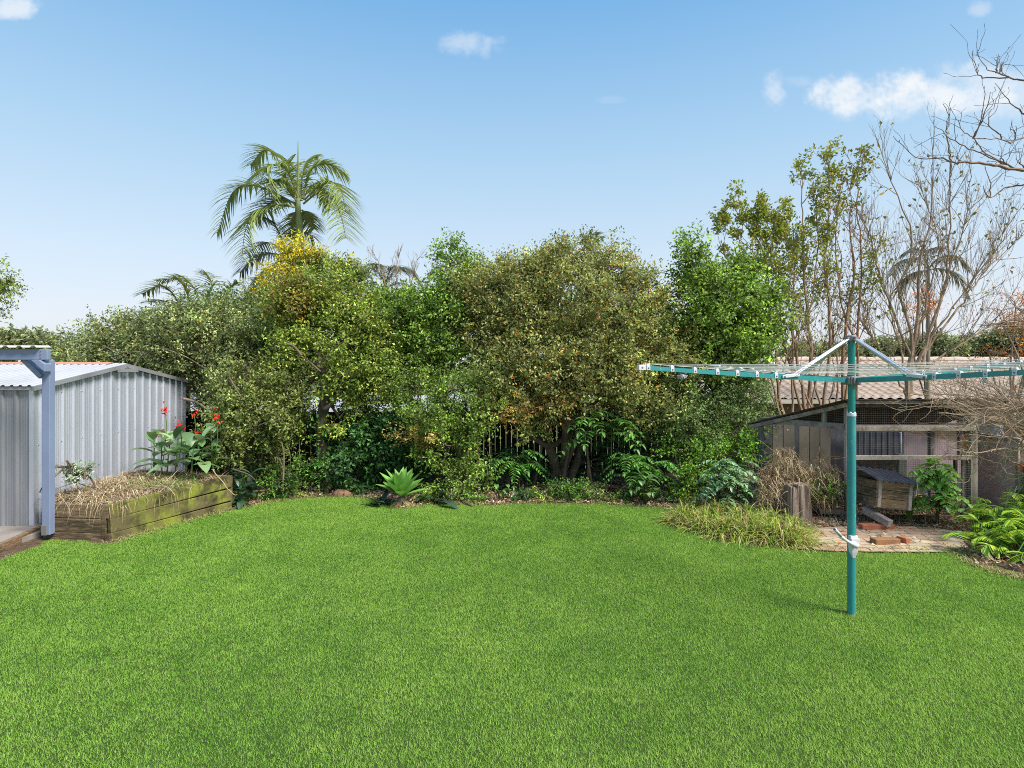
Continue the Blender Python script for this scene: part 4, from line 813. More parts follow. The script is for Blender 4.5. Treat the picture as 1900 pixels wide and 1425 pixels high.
for k, pl_ in enumerate(WL):
    pts = np.array([P(a, b, 6.2 + .35 * math.sin(a * .013 + k * 1.7)) for a, b in pl_]); n = len(pts) * 4; pth = smooth_path(pts, n) + rg.normal(0, .006, (n, 3))
    tube(mb, pth, np.linspace(.010, .0028, n), 5, (1.25, 1.15, 1.05)); sg = []
    for j in range(6):
        i = rg.integers(n // 3, n); d = nrm(pth[i] - pth[i - 1]); twig(rg, sg, tips, pth[i], nrm(d + rg.normal(0, .6, 3)), rg.uniform(.15, .5), .0036, 1, .1, .6, (2, 4), .16)
    for s_, rr in sg: tube(mb, s_, rr, 4, (1.2, 1.1, 1.0), cap=False)
mb.build('branches', M_BARKP, wt)
mb = MB()
for (px, py, Y, L_, n) in [(1790, 822, 6.2, .24, 26), (1885, 840, 6.1, .20, 34), (1880, 895, 6.1, .22, 34), (1855, 775, 6.3, .2, 26), (1885, 775, 6.2, .2, 30), (1830, 800, 6.4, .16, 14), (1870, 730, 6.4, .16, 16), (1890, 700, 6.3, .16, 16), (1840, 745, 6.4, .14, 12)]:
    b = P(px, py, Y) + rg.normal(0, .05, (n, 3)); d = nrm(rg.normal(0, 1, (n, 3)) * [1.2, .8, .5] + [0, 0, .35])
    blades(mb, b, d, L_ * rg.uniform(.6, 1.1, n), .012, pick(rg, [(.22, .27, .13, 3), (.34, .34, .16, 1), (.14, .2, .09, 2)], n), segs=4, droop=.35, prof='grass')
mb.build('strap_leaf', M_WAX, wt)
mb = MB()
for (px, py) in [(1790, 812), (1795, 828), (1786, 825), (1880, 722), (1893, 868)]:
    mb = MB(); n = 16; leaves(mb, P(px, py, 6.15) + rg.normal(0, .014, (n, 3)), rnd(rg, n), rnd(rg, n), .03, .018, pick(rg, [(.55, .15, .04, 2), (.5, .28, .1, 1)], n)); mb.build('flower', M_PETAL, wt)

# ------------------------------------------------------------------ low plants
def plant(name, label, px, py, cat='plant', group=None, Y=None, z=0):
    b = G(px, py) if Y is None else P(px, py, Y)
    if Y is None: b[2] = z
    return thing(name, label, cat, b, group), b
def pinnates(mb, rng, base, n, L_, ll, lw, pairs, col, h0=.0, h1=.3, el=(.1, 1.2), stem=.008, droop=.35, azr=(0, 2 * math.pi), ms=None):
    tube(ms or mb, smooth_path([base, base + [rng.normal(0, .02), 0, h1 * .6], base + [0, 0, h1]], 6), np.linspace(stem * 1.6, stem * .6, 6), 6, (.3, .28, .15))
    for k in range(n):
        a = rng.uniform(*azr); e = rng.uniform(*el); h = h0 + (h1 - h0) * (k + 1) / n; d = np.array([math.cos(a) * math.cos(e), math.sin(a) * math.cos(e), math.sin(e)])
        p0 = base + [0, 0, h]; L2 = L_ * rng.uniform(.7, 1.15); p2 = p0 + d * L2 - [0, 0, droop * L2]; p1 = p0 + d * L2 * .55 + [0, 0, .03]
        pth = smooth_path([p0, p1, p2], 14); tg = nrm(np.gradient(pth, axis=0)); tube(ms or mb, pth, np.linspace(.004, .0015, 14), 4, (.2, .28, .08), cap=False)
        t = np.linspace(.25, 1, pairs); i = (t * 13).astype(int).clip(0, 13); p = pth[i]; T = tg[i]; Sd = nrm(np.cross(T, [0, 0, 1.0])); 
        for sg in (-1, 1):
            dd = nrm(Sd * sg + T * .35 + rng.normal(0, .08, (pairs, 3))); c = pick(rng, col, pairs)
            blades(mb, p, dd, ll * np.sin(np.pi * (.2 + .65 * t)) * rng.uniform(.9, 1.1, pairs), lw * rng.uniform(.9, 1.1, pairs), c, segs=3, droop=.25, prof='leaf', fold=.18)
        blades(mb, pth[-1][None], tg[-1][None], ll * .8, lw, pick(rng, col, 1), segs=3, droop=.2, prof='leaf')
rg = np.random.default_rng(70)
def pplant(name, label, px, py, n, L_, ll, lw, pairs, col, stems=1, group=None, **k):
    t, b = plant(name, label, px, py, group=group); mb = MB(); ms = MB()
    for s in range(stems): pinnates(mb, rg, b + [rg.normal(0, .12) * (stems > 1), rg.normal(0, .08) * (stems > 1), 0], n, L_, ll, lw, pairs, col, ms=ms, **k)
    mb.build('leaf', M_WAX, t); ms.build('stem', M_BARKP, t); return t
PG = [(.22, .38, .07, 3), (.32, .48, .11, 2), (.14, .26, .05, 1)]
pplant('pinnate_seedling', 'bright young pinnate leaved plant in front of the chicken coop door', 1738, 978, 44, .30, .105, .048, 7, pal_mul(PG, 1.35), stems=1, h0=.10, h1=.60, el=(.1, 1.25), stem=.012)
pplant('pinnate_bush', 'blue green pinnate leaved bush left of the old stump', 1345, 955, 13, .34, .085, .036, 8, [(.22, .37, .17, 3), (.30, .46, .24, 2), (.12, .22, .09, 1)], stems=5, h0=.1, h1=.5, el=(0, 1.0))
DK = [(.10, .26, .045, 3), (.15, .35, .06, 2), (.06, .14, .035, 1)]
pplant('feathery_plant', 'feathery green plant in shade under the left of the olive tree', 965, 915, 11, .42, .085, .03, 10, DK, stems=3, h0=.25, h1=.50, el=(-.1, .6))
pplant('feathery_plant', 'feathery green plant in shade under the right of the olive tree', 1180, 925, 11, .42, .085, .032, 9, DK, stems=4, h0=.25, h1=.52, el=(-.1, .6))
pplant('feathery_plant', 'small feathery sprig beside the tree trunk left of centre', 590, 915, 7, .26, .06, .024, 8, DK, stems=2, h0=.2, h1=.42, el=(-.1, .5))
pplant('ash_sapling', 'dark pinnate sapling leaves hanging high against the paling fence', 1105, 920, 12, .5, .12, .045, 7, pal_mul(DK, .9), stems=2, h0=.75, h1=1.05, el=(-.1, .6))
# broad leaved plants
def broad(name, label, px, py, n, L_, w_, col, el=(.3, 1.2), h=.05, droop=.5, z=0, prof='leaf', mt=None, Y=None, stemh=0, spread=.04, tipcol=None, fold=.15, segs=7):
    t, b = plant(name, label, px, py, z=z, Y=Y); mb = MB(); a = rg.uniform(0, 2 * math.pi, n) if n > 3 else np.linspace(0, 5, n); e = rg.uniform(*el, n)
    d = np.stack([np.cos(a) * np.cos(e), np.sin(a) * np.cos(e), np.sin(e)], -1); bs = b + rg.normal(0, spread, (n, 3)) * [1, 1, 0] + np.stack([0 * a, 0 * a, h + stemh * rg.random(n)], -1)
    blades(mb, bs, d, L_ * rg.uniform(.75, 1.1, n), w_ * rg.uniform(.85, 1.1, n), pick(rg, col, n), segs=segs, droop=droop * rg.uniform(.6, 1.2, n), prof=prof, fold=fold, tipcol=tipcol)
    mb.build('leaf', mt or M_WAX, t)
    mb = MB()
    for k in range(n): tube(mb, [b - [0, 0, .02], b * .5 + bs[k] * .5, bs[k]], .006, 5, (.2, .28, .08))
    mb.build('stem', M_PALMT, t); return t
DK2 = [(.035, .08, .045, 3), (.06, .12, .06, 2), (.02, .05, .03, 1)]
broad('broad_leafed_plant', 'dark broad leafed plant beside the far end of the planter', 470, 932, 16, .34, .10, DK2, h=.10, stemh=.3, spread=.12)
broad('broad_leafed_plant', 'dark broad leafed plant in the shaded corner left of the tree trunk', 445, 942, 12, .26, .09, DK2, h=.03, stemh=.15, spread=.1)
broad('broad_leafed_plant', 'dull broad leafed plant just left of the agave', 705, 938, 12, .28, .07, DK2, h=.03, spread=.08, el=(.1, .9))
broad('broad_leafed_plant', 'dark broad leaves just right of the agave', 812, 935, 9, .30, .10, DK2, h=.08, spread=.08, el=(.0, .8))
broad('oval_leafed_plant', 'green oval leafed plant drooping onto the lawn edge below the olive tree', 1195, 938, 18, .24, .10, [(.08, .17, .04, 3), (.12, .22, .05, 2), (.20, .25, .06, .5)], h=.1, stemh=.3, spread=.10, droop=.8)
broad('young_leafy_plant', 'small green leafy plant at the lawn edge below the fence gap', 930, 930, 9, .14, .06, DK, h=.05, stemh=.15, spread=.05)
broad('sword_leaf_plant', 'two upright green sword shaped leaves beside the wooden hutch', 1686, 968, 5, .58, .05, [(.14, .26, .03, 2), (.3, .34, .05, 1)], el=(1.25, 1.5), h=0, droop=.05, prof='strap', spread=.02)
# agave rosette
t, b = plant('agave', 'bright green spineless agave rosette at the edge of the lawn', 745, 940, z=.12)
mb = MB(); n = 28; k = np.arange(n); a = k * 2.39996; e = np.radians(20 + 64 * (k / n) ** .8); d = np.stack([np.cos(a) * np.cos(e), np.sin(a) * np.cos(e), np.sin(e)], -1)
blades(mb, b + d * .02, d, (.42 + .06 * np.sin(k * 3)) * (1 - .05 * (k / n)), .125, pick(rg, [(.12, .33, .06, 3), (.17, .40, .07, 2)], n), segs=9, droop=.10, prof='agave', fold=.2, tipcol=np.array([[.22, .42, .09]]).repeat(n, 0)); mb.build('leaf', M_WAX, t, smooth=True)
mb = MB(); tube(mb, [b - [0, 0, .14], b + [0, 0, .0]], [.06, .05], 10); mb.build('stem', M_STUMP, t)
mb = MB(); n = 14; a = rg.uniform(0, 6.28, n); d = nrm(np.stack([np.cos(a), np.sin(a), 0 * a - .15], -1)); blades(mb, b + [0, 0, -.03] + 0 * d, d, .22, .05, pick(rg, [(.35, .3, .12, 2), (.3, .38, .06, 1), (.2, .12, .07, 2)], n), segs=5, droop=.4, prof='agave'); mb.build('withered_leaf', M_DRY, t)
# canna lilies
t = thing('canna_lily', 'broad leafed canna lily plant with red flowers at the back of the planter', 'plant', (-4.25, 7.55, .42)); mb = MB(); ms = MB(); fl = MB()
for (px, py, Y) in [(300, 872, 7.5), (325, 872, 7.4), (345, 868, 7.7), (375, 866, 7.5), (285, 872, 7.7), (395, 862, 7.7), (310, 870, 7.9), (355, 870, 7.3)]:
    b = P(px, py, Y); hgt = rg.uniform(.22, .42); tube(ms, [b - [0, 0, .05], b + [rg.normal(0, .03), 0, hgt]], [.010, .006], 6, (.5, .8, .5))
    n = 7; f = np.linspace(.15, 1, n); a = k[:n] * 2.4 + rg.uniform(0, 6); e = np.radians(np.linspace(10, 60, n)); d = np.stack([np.cos(a) * np.cos(e), np.sin(a) * np.cos(e), np.sin(e)], -1)
    blades(mb, b + np.stack([0 * f, 0 * f, f * hgt], -1), d, rg.uniform(.26, .38, n), rg.uniform(.11, .15, n), pick(rg, [(.15, .27, .10, 3), (.24, .38, .17, 2), (.09, .17, .06, 1)], n), segs=6, droop=.4, prof='leaf', fold=.14)
for (px, py, Y, s) in [(306, 764, 7.6, 1), (334, 791, 7.4, 1), (401, 778, 7.6, .9), (300, 806, 7.7, .5), (360, 770, 7.9, .45), (366, 804, 7.8, .4)]:
    fl = MB(); c = P(px, py, Y); tube(ms, smooth_path([P(px - 4, 860, Y), P(px + 3, py + 30, Y), c], 6), .005, 5, (.5, .7, .4)); n = int(16 * s) + 3
    leaves(fl, c + rg.normal(0, 1, (n, 3)) * [.022, .02, .038], nrm(rnd(rg, n) + [0, 0, .5]), rnd(rg, n), .05, .028, pick(rg, [(.75, .04, .02, 3), (.65, .10, .03, 1)], n)); fl.build('flower', M_PETAL, t)
mb.build('leaf', M_WAX, t, smooth=True); ms.build('stem', M_PALMT, t)
tree('grey_leafed_sprig', 'small grey blue leafed sprig growing at the near end of the planter', 'plant', P(140, 925, 6.6), [(140, 878, 6.6, 22, 14, .12), (120, 868, 6.6, 16, 7, .08), (158, 872, 6.6, 12, 9, .08)], [(.13, .18, .13, 3), (.22, .26, .2, 1), (.2, .14, .09, .5)], 80, ln=.028, wd=.016, dens=160, per=14, rad=.06, trunk_r=.0035, twigs=26, hole=.3, fork=P(140, 895, 6.6))
tree('coop_weed', 'small green leafy weed growing between the stump and the clothesline post', 'weed', G(1540, 945), [(1530, 905, 7.0, 22, 20, .15), (1552, 915, 7.0, 16, 16, .12), (1515, 925, 6.95, 12, 10, .1)], MIDG, 81, ln=.04, wd=.022, dens=60, per=14, rad=.08, trunk_r=.004, twigs=14, hole=.2)
# grass tuft in the planter
t = thing('grass_tuft', 'long green grass tuft spilling over the far end of the planter', 'grass tuft', (-4.1, 7.2, .42)); mb = MB(); n = 700
b = np.stack([rg.uniform(-4.6, -3.85, n), rg.uniform(6.9, 7.6, n), np.full(n, .40)], -1); b[:, 0] = np.minimum(b[:, 0], -4.16 + (b[:, 1] - 6.15) * .4)
blades(mb, b, nrm(rg.normal(0, .8, (n, 3)) * [1, 1, 0] + [.1, -.1, .9]), rg.uniform(.10, .26, n), .007, pick(rg, [(.13, .27, .05, 3), (.2, .35, .07, 2), (.35, .33, .12, .6)], n), segs=4, droop=.7); mb.build('blades', M_GRASS, t)

# straw and dry stuff
STRAW = [(.42, .32, .18, 3), (.55, .45, .28, 2), (.26, .18, .10, 2), (.38, .30, .12, 1), (.6, .54, .42, .6)]
def straw(mb, rng, n, cfun, L_=(.08, .25), w_=.005, pal=STRAW, up=.25, droop=.4):
    b = cfun(n); d = nrm(rng.normal(0, 1, (n, 3)) * [1, 1, .5] + [0, 0, up]); blades(mb, b, d, rng.uniform(*L_, n), w_ * rng.uniform(.6, 1.6, n), pick(rng, pal, n), segs=3, droop=droop)
def quadpts(n, f=0):
    s, t_ = rg.random(n), rg.random(n) ** 1.0; a = A2 * (1 - s[:, None]) + B * s[:, None]; c = E * (1 - s[:, None]) + D * s[:, None]; p = a * (1 - t_[:, None]) + c * t_[:, None]
    return np.stack([p[:, 0], p[:, 1], soilz(p[:, 0], p[:, 1]) + rg.random(n) * (.045 if f == 0 else .02)], -1)
mb = MB(); straw(mb, rg, 5200, quadpts, (.05, .2), .005, up=.15)
n = 120; s = rg.random(n)[:, None]; bb = np.where(rg.random((n, 1)) < .35, A * (1 - s) + B * s, B * (1 - s) + (B * .35 + D * .65) * s); b = np.hstack([bb, np.full((n, 1), .40)]); b[:, :2] -= [.02, .0]
blades(mb, b, nrm(rg.normal(0, .5, (n, 3)) + [.35, -.8, .3]), rg.uniform(.06, .20, n), .004, pick(rg, STRAW, n), segs=4, droop=1.3)
tag(mb.build('dry_straw', M_DRY), 'dry straw and dead stems heaped on top of the raised planter', 'straw', kind='stuff')
mb = MB()
for (pts, r) in [([(395, 872, 7.25), (412, 893, 7.1), (430, 915, 7.1), (440, 918, 7.15)], .006), ([(280, 905, 6.6), (310, 902, 6.5), (330, 900, 6.5)], .005), ([(285, 900, 6.55), (312, 905, 6.45), (324, 918, 6.4)], .006), ([(240, 915, 6.3), (238, 935, 6.25), (245, 950, 6.2)], .003), ([(110, 920, 6.25), (125, 938, 6.12), (132, 958, 6.08)], .003), ([(180, 925, 6.2), (175, 945, 6.07), (170, 960, 6.06)], .003), ([(150, 920, 6.2), (130, 935, 6.1), (128, 950, 6.05)], .003), ([(305, 895, 6.9), (325, 878, 7), (333, 868, 7)], .005)]:
    tube(mb, smooth_path([P(*q) for q in pts], 9) + rg.normal(0, .003, (9, 3)), np.linspace(r, r * .5, 9), 5, (1.5, 1.35, 1.1))
tag(mb.build('dead_stems', M_BARKP), 'bare pale dead stems trailing over the planter timber', 'twigs', kind='stuff')

hp = thing('dry_vine_heap', 'heap of dry brown vines and straw piled against the coop mesh', 'dry heap', G(1480, 950)); mb = MB()
def heap(n):
    s = rg.random(n); px = 1408 + 148 * s; top = 866 - 42 * np.exp(-((s - .33) / .16) ** 2) - 14 * np.exp(-((s - .75) / .1) ** 2) + 6 * np.sin(s * 24); y = top + (936 - top) * rg.random(n) ** 1.0
    Y = 7.35 + rg.normal(0, .12, n) - .25 * ((y - 820) / 110) ; return np.stack([(px - 950) / F * Y, Y, CH - (y - HZ) / F * Y], -1)
straw(mb, rg, 3600, heap, (.06, .20), .0055, pal=[(.46, .34, .19, 3), (.66, .53, .34, 2.5), (.20, .13, .08, 3), (.50, .46, .14, .8)], up=.0, droop=.7)
mb.build('straw', M_DRY, hp); mb = MB(); sg = []; tp_ = []
for k in range(60): twig(rg, sg, tp_, heap(1)[0], rnd(rg, 1)[0], rg.uniform(.2, .5), .005, 1, 0, .6, (1, 3), .25)
for s_, rr in sg: tube(mb, s_, rr, 4, (.9, .75, .6), cap=False)
mb.build('vine', M_BARKP, hp)
# yellow green strappy clumps along the curve of the lawn
YG = [(.52, .50, .14, 3), (.28, .40, .05, 3.5), (.60, .50, .26, 1.6), (.13, .24, .03, 3.5), (.30, .2, .1, 1.5)]
for i_, (px, py, s) in enumerate([(1272, 972, .8), (1310, 985, .9), (1350, 995, 1), (1395, 1000, 1.1), (1440, 1006, 1.1), (1470, 1012, .8), (1330, 965, .9), (1385, 975, 1), (1430, 985, 1), (1290, 955, .7), (1466, 990, .8)]):
    b = G(px, py); t = thing('grass_clump', 'yellow green arching grass clump edging the lawn by the stump', 'grass clump', b, 'grass clumps edging the lawn by the stump'); mb = MB(); n = 420
    off_ = rg.normal(0, .085, (n, 3)) * [1.3, 1, 0]; q_ = np.linalg.norm(off_, axis=1); bs = b + off_ + np.stack([0 * q_, 0 * q_, .01 + .17 * rg.random(n) * np.exp(-(q_ / .13) ** 2)], -1)
    d = nrm(off_ * 5 + rg.normal(0, .5, (n, 3)) * [1.2, 1.2, 0] + [0, -.12, 1.0])
    blades(mb, bs, d, rg.uniform(.18, .40, n) * s, .0105, pick(rg, YG, n), segs=6, droop=rg.uniform(.35, .95, n)); mb.build('blades', M_GRASS, t)
# lacy philodendron at right edge
t = thing('lacy_philodendron', 'lush lime green deeply cut leaved plant at the right edge of the lawn', 'plant', G(1880, 1050)); mb = MB(); ms = MB()
for k_ in range(120):
    px, py = rg.uniform(1880, 2020), rg.uniform(985, 1062); b = G(px, py); b[1] += rg.uniform(0, .3); a = rg.uniform(-.3, 2 * math.pi - .3); e = rg.uniform(.35, 1.2); L2 = rg.uniform(.22, .40); b[2] += rg.uniform(0, .16)
    d = np.array([math.cos(a) * math.cos(e) - .15, math.sin(a) * math.cos(e) - .1, math.sin(e)]); p1 = b + d * L2 * .8; p2 = p1 + nrm(d * [1, 1, .4]) * L2 * .62 - [0, 0, .05]
    tube(ms, smooth_path([b, p1], 4), .005, 5, (.5, .9, .4)); pth = smooth_path([p1, p1 * .5 + p2 * .5 + [0, 0, .04], p2], 14); tg = nrm(np.gradient(pth, axis=0)); tube(ms, pth, .003, 4, (.8, 1.2, .4))
    m_ = 12; tt = np.linspace(.02, .97, m_); i = (tt * 13).astype(int); Sd = nrm(np.cross(tg[i], [0, 0, 1.]))
    for sg_ in (-1, 1):
        c = pick(rg, [(.30, .48, .035, 3), (.44, .58, .06, 2), (.14, .28, .02, 2)], m_)
        blades(mb, pth[i], nrm(Sd * sg_ + tg[i] * .8), .16 * np.sin(np.pi * (.25 + .65 * tt)), .017, c, segs=4, droop=.3, prof='leaf', fold=.12)
mb.build('leaf', M_WAX, t); ms.build('stem', M_PALMT, t)

# leaf litter
mb = MB(); n = 36000; X = rg.uniform(-4.5, 6.6, n); Y = rg.uniform(5.3, 9.4, n); out_ = ~inside(lawn, X, Y) & ~((X < -3.5) & (Y < 8)); pd = inside(np.array(pv), X, Y); out_ &= ~(pd & (rg.random(n) < .96)); X, Y = X[out_], Y[out_]; n = len(X)
z = np.where(inside(np.array(pv), X, Y), .042, .03) + rg.random(n) * .02
leaves(mb, np.stack([X, Y, z], -1), rnd(rg, n) * [1, 1, .25], rg.normal(0, .35, (n, 3)) + [0, 0, 1], rg.uniform(.025, .07, n), rg.uniform(.015, .035, n), pick(rg, [(.38, .26, .16, 3), (.54, .41, .27, 2.4), (.18, .12, .08, 3), (.38, .17, .08, 1), (.64, .55, .42, 1)], n), fold=.15)
n = 16000; X = rg.uniform(2.6, 6.5, n); Y = rg.uniform(5.6, 7.6, n); o_ = ~inside(lawn, X, Y) & ~inside(np.array(pv), X, Y); X, Y = X[o_], Y[o_]; n = len(X)
blades(mb, np.stack([X, Y, np.full(n, .03)], -1), rg.normal(0, 1, (n, 3)) * [1, 1, .3] + [0, 0, .15], rg.uniform(.05, .16, n), .005, pick(rg, STRAW, n), segs=2, droop=.1)
n = 5000; i = rg.integers(4, 26, n); s = rg.random(n)[:, None]; e_ = lawn[i] * (1 - s) + lawn[i + 1] * s + rg.normal(0, .05, (n, 2)); 
blades(mb, np.hstack([e_, np.full((n, 1), .03)]), rg.normal(0, .7, (n, 3)) * [1, 1, .4] + [0, 0, .5], rg.uniform(.03, .09, n), .0045, pick(rg, [(.38, .33, .14, 2), (.25, .30, .08, 2), (.45, .36, .2, 1)], n), segs=2, droop=.4)
tag(mb.build('leaf_litter', M_DRY), 'brown fallen leaves and dry grass covering the garden bed', 'leaf litter', kind='stuff')

# ------------------------------------------------------------------ chicken coop
cp = thing('chicken_coop', 'weathered grey timber and wire mesh chicken coop with sloping roof', 'chicken coop', (4.6, 7.4, 0))
cY = 7.0; XL, XR = 3.965, 5.44; XB, YB = 3.34, 7.95; XB2 = 5.62
def zc(py, Y=cY): return CH - (py - HZ) / F * Y
def bar(name, a, b, wd_, ht, m=M_WOODY, up=(0, 0, 1), col=(1, 1, 1), bev=.004):
    mb = MB(); beam(mb, a, b, wd_, ht, col, up); return mb.build(name, m, cp, bevel=bev)
bar('corner_post', (XL, cY + .01, 0), (XL, cY + .01, 1.36), .055, .06, M_WOODV, up=(0, 1, 0))
bar('corner_post', (XR, cY + .01, 0), (XR, cY + .01, 1.36), .085, .07, M_WOODV, up=(0, 1, 0), col=(.8, .84, .74))
bar('corner_post', (XB, YB, 0), (XB, YB, 1.02), .06, .06, M_WOODV, up=(0, 1, 0), col=(.5, .5, .5))
bar('corner_post', (XB2, YB, 0), (XB2, YB, 1.02), .06, .06, M_WOODV, up=(0, 1, 0), col=(.6, .6, .6))
bar('top_rail', (XL - .03, cY - .05, zc(745)), (XR + .32, cY - .05, zc(745)), .035, .056, col=(1.05, 1, .98))
bar('top_rail', (XL, cY - .01, zc(753)), (XR + .1, cY - .01, zc(753)), .035, .035, col=(.4, .36, .33))
bar('middle_rail', (XL + .02, cY - .045, zc(794)), (XR + .02, cY - .045, zc(794)), .04, .062, col=(1, .98, .88))
bar('middle_rail', (XL + .03, cY - .045, zc(848)), (XR - .05, cY - .045, zc(848)), .045, .052, col=(1.15, 1.1, 1.0))
bar('bottom_sill', (XL + .02, cY - .01, .03), (XR - .04, cY - .01, .03), .06, .07, col=(.35, .3, .27))
bar('side_rail', (XL - .02, cY + .02, zc(795) + .02), (XB, YB, zc(795) - .0 + .02), .04, .07, col=(.75, .75, .76))
bar('side_rail', (XL - .02, cY + .02, .09), (XB, YB, .09), .04, .07, col=(.6, .5, .45))
bar('side_batten', (XL - .03, cY - .04, 1.37), (XB - .10, YB + .12, 1.00), .05, .05, col=(.85, .82, .8))
for f in (.25, .62): 
    q = np.array([XL + (XB - XL) * f, cY + (YB - cY) * f]); bar('side_stud', (q[0], q[1], 1.12), (q[0], q[1], 1.37 - .37 * f), .045, .04, M_WOODV, up=(0, 1, 0), col=(.9, .9, .9))
bar('door_stile', (XR - .085, cY + .03, .07), (XR - .085, cY + .03, .74), .05, .03, M_WOODV, up=(0, 1, 0), col=(1.05, .95, .9))
bar('door_stile', (XR - .16, cY + .06, .07), (XR - .16, cY + .06, .74), .035, .03, M_WOODV, up=(0, 1, 0), col=(.4, .3, .25))
bar('inner_post', ((1671 - 950) / F * 7.25, 7.25, 0), ((1671 - 950) / F * 7.25, 7.25, .75), .10, .08, M_WOODV, up=(0, 1, 0), col=(.75, .85, .75))
bar('inner_post', ((1787 - 950) / F * 7.25, 7.3, .7), ((1787 - 950) / F * 7.25, 7.3, 1.3), .05, .05, M_WOODV, up=(0, 1, 0), col=(.6, .6, .55))
# roof sheet
mb = MB(); beam(mb, (XL - .06, cY - .07, 1.405), (XB - .12, YB + .1, 1.045), .01, .01, (.3, .3, .3))
v = [(XL - .08, cY - .09, 1.425), (XR + .42, cY - .09, 1.425), (XR + .45, YB + .15, 1.03), (XB - .14, YB + .15, 1.03)]; v2 = [(a, b, c + .012) for a, b, c in v]
mb.add(v + v2, [np.array([[0, 3, 2, 1], [4, 5, 6, 7], [0, 1, 5, 4], [1, 2, 6, 5], [2, 3, 7, 6], [3, 0, 4, 7]])], (.5, .46, .43)); mb.build('roof', M_WOODB, cp)
def wires(name, a, b, z0, z1, z1b=None, pitch=.026, r=.0011, diag=False):
    a = np.array(a, float); b = np.array(b, float); L_ = np.linalg.norm(b - a); z1b = z1 if z1b is None else z1b; mb = MB(); n = int(L_ / pitch)
    nn = np.array([b[1] - a[1], a[0] - b[0]]) / L_ * .003
    if not diag:
        for k in range(n + 1):
            f = k / n; p = a + (b - a) * f; tube(mb, [(p[0], p[1], z0), (p[0], p[1], z1 + (z1b - z1) * f)], r, 3, cap=False)
        for k in range(int((max(z1, z1b) - z0) / pitch)):
            z = z0 + k * pitch; f1 = 1 if z < z1b else (z1 - z) / max(z1 - z1b, 1e-6)
            if f1 > 0: tube(mb, [(a[0] + nn[0], a[1] + nn[1], z), (a[0] + (b[0] - a[0]) * f1 + nn[0], a[1] + (b[1] - a[1]) * f1 + nn[1], z)], r, 3, cap=False)
    else:   # hexagonal netting drawn as zigzags
        pz = pitch * 1.7; rows = int((z1 - z0) / pz * 2)
        for k in range(rows):
            m_ = int(L_ / pitch); f = np.arange(m_ + 1) / m_; p = a + (b - a) * f[:, None]; z = z0 + k * pz / 2 + (np.arange(m_ + 1) % 2) * pz * .35; tube(mb, np.hstack([p + nn * (k % 3), z[:, None]]), r, 3, cap=False)
    return mb.build(name, M_WIRE, cp)
wires('wire_mesh', (XL + .03, cY - .02), (XR - .04, cY - .02), .07, 1.35)
wires('wire_mesh', (XL - .03, cY + .04), (XB, YB), 1.12, 1.36, 1.02)
wires('wire_netting', (XL - .03, cY + .05), (XB, YB), .1, 1.06, pitch=.03, diag=True)
# rear panels
YP = 8.55
def panel(name, px0, px1, py0, py1, m, Y=YP, th=.015, py0b=None, col=(1, 1, 1)):
    x0, x1 = (px0 - 950) / F * Y, (px1 - 950) / F * Y; za, zb = zc(py0, Y), zc(py0b or py0, Y); z1 = max(zc(py1, Y), -.02); mb = MB()
    v = [(x0, Y, z1), (x1, Y, z1), (x1, Y, zb), (x0, Y, za)]; v += [(a, b + th, c) for a, b, c in v]
    mb.add(v, np.array([[0, 1, 2, 3], [7, 6, 5, 4], [1, 0, 4, 5], [2, 1, 5, 6], [3, 2, 6, 7], [0, 3, 7, 4]]), col); return mb.build(name, m, cp)
for (a_, b_, c_) in ((1434, 1452, 1.05), (1454, 1474, .9), (1483, 1501, .95), (1503, 1520, .75), (1522, 1541, .85)): panel('beige_panel', a_, b_, 788, 915, M_BEIGE, Y=YP - .01 * c_, col=(c_, c_, c_))
panel('dark_panel', 1400, 1600, 770, 945, M_DARKS, Y=8.8); 
mb = MB(); ribwall(mb, (4.93, 8.5), (5.62, 8.5), lambda t: .89, z0=.3, pitch=.085, rib=.012, rw=.02); mb.build('ribbed_panel', M_DARKS, cp)
mb = MB(); tube(mb, [((1671 - 950) / F * 8.3, 8.3, .3), ((1671 - 950) / F * 8.3, 8.3, .9)], .016, 8); mb.build('pipe', M_PIPE, cp)
panel('mauve_panel', 1674, 1812, 801, 952, M_MAUVE, py0b=828); panel('brown_panel', 1585, 1668, 852, 930, M_WOODB, Y=8.2); panel('dark_panel', 1668, 1800, 885, 950, M_DARKS, Y=8.3)
panel('dark_panel', 1560, 1860, 757, 768, M_DARKS, Y=8.4); panel('timber_panel', 1700, 1745, 772, 783, M_WOODY, Y=8.35, py0b=764); panel('timber_panel', 1752, 1788, 768, 785, M_WOODY, Y=8.35, py0b=764)
panel('dark_panel', 1800, 1840, 762, 812, M_DARKS, Y=8.1)  # dark sheet stands in for the dark wood and shade beside the coop
bar('bottom_sill', ((1560 - 950) / F * 8.6, 8.6, .98), (6.9, 8.6, .98), .05, .06, col=(.4, .37, .33))
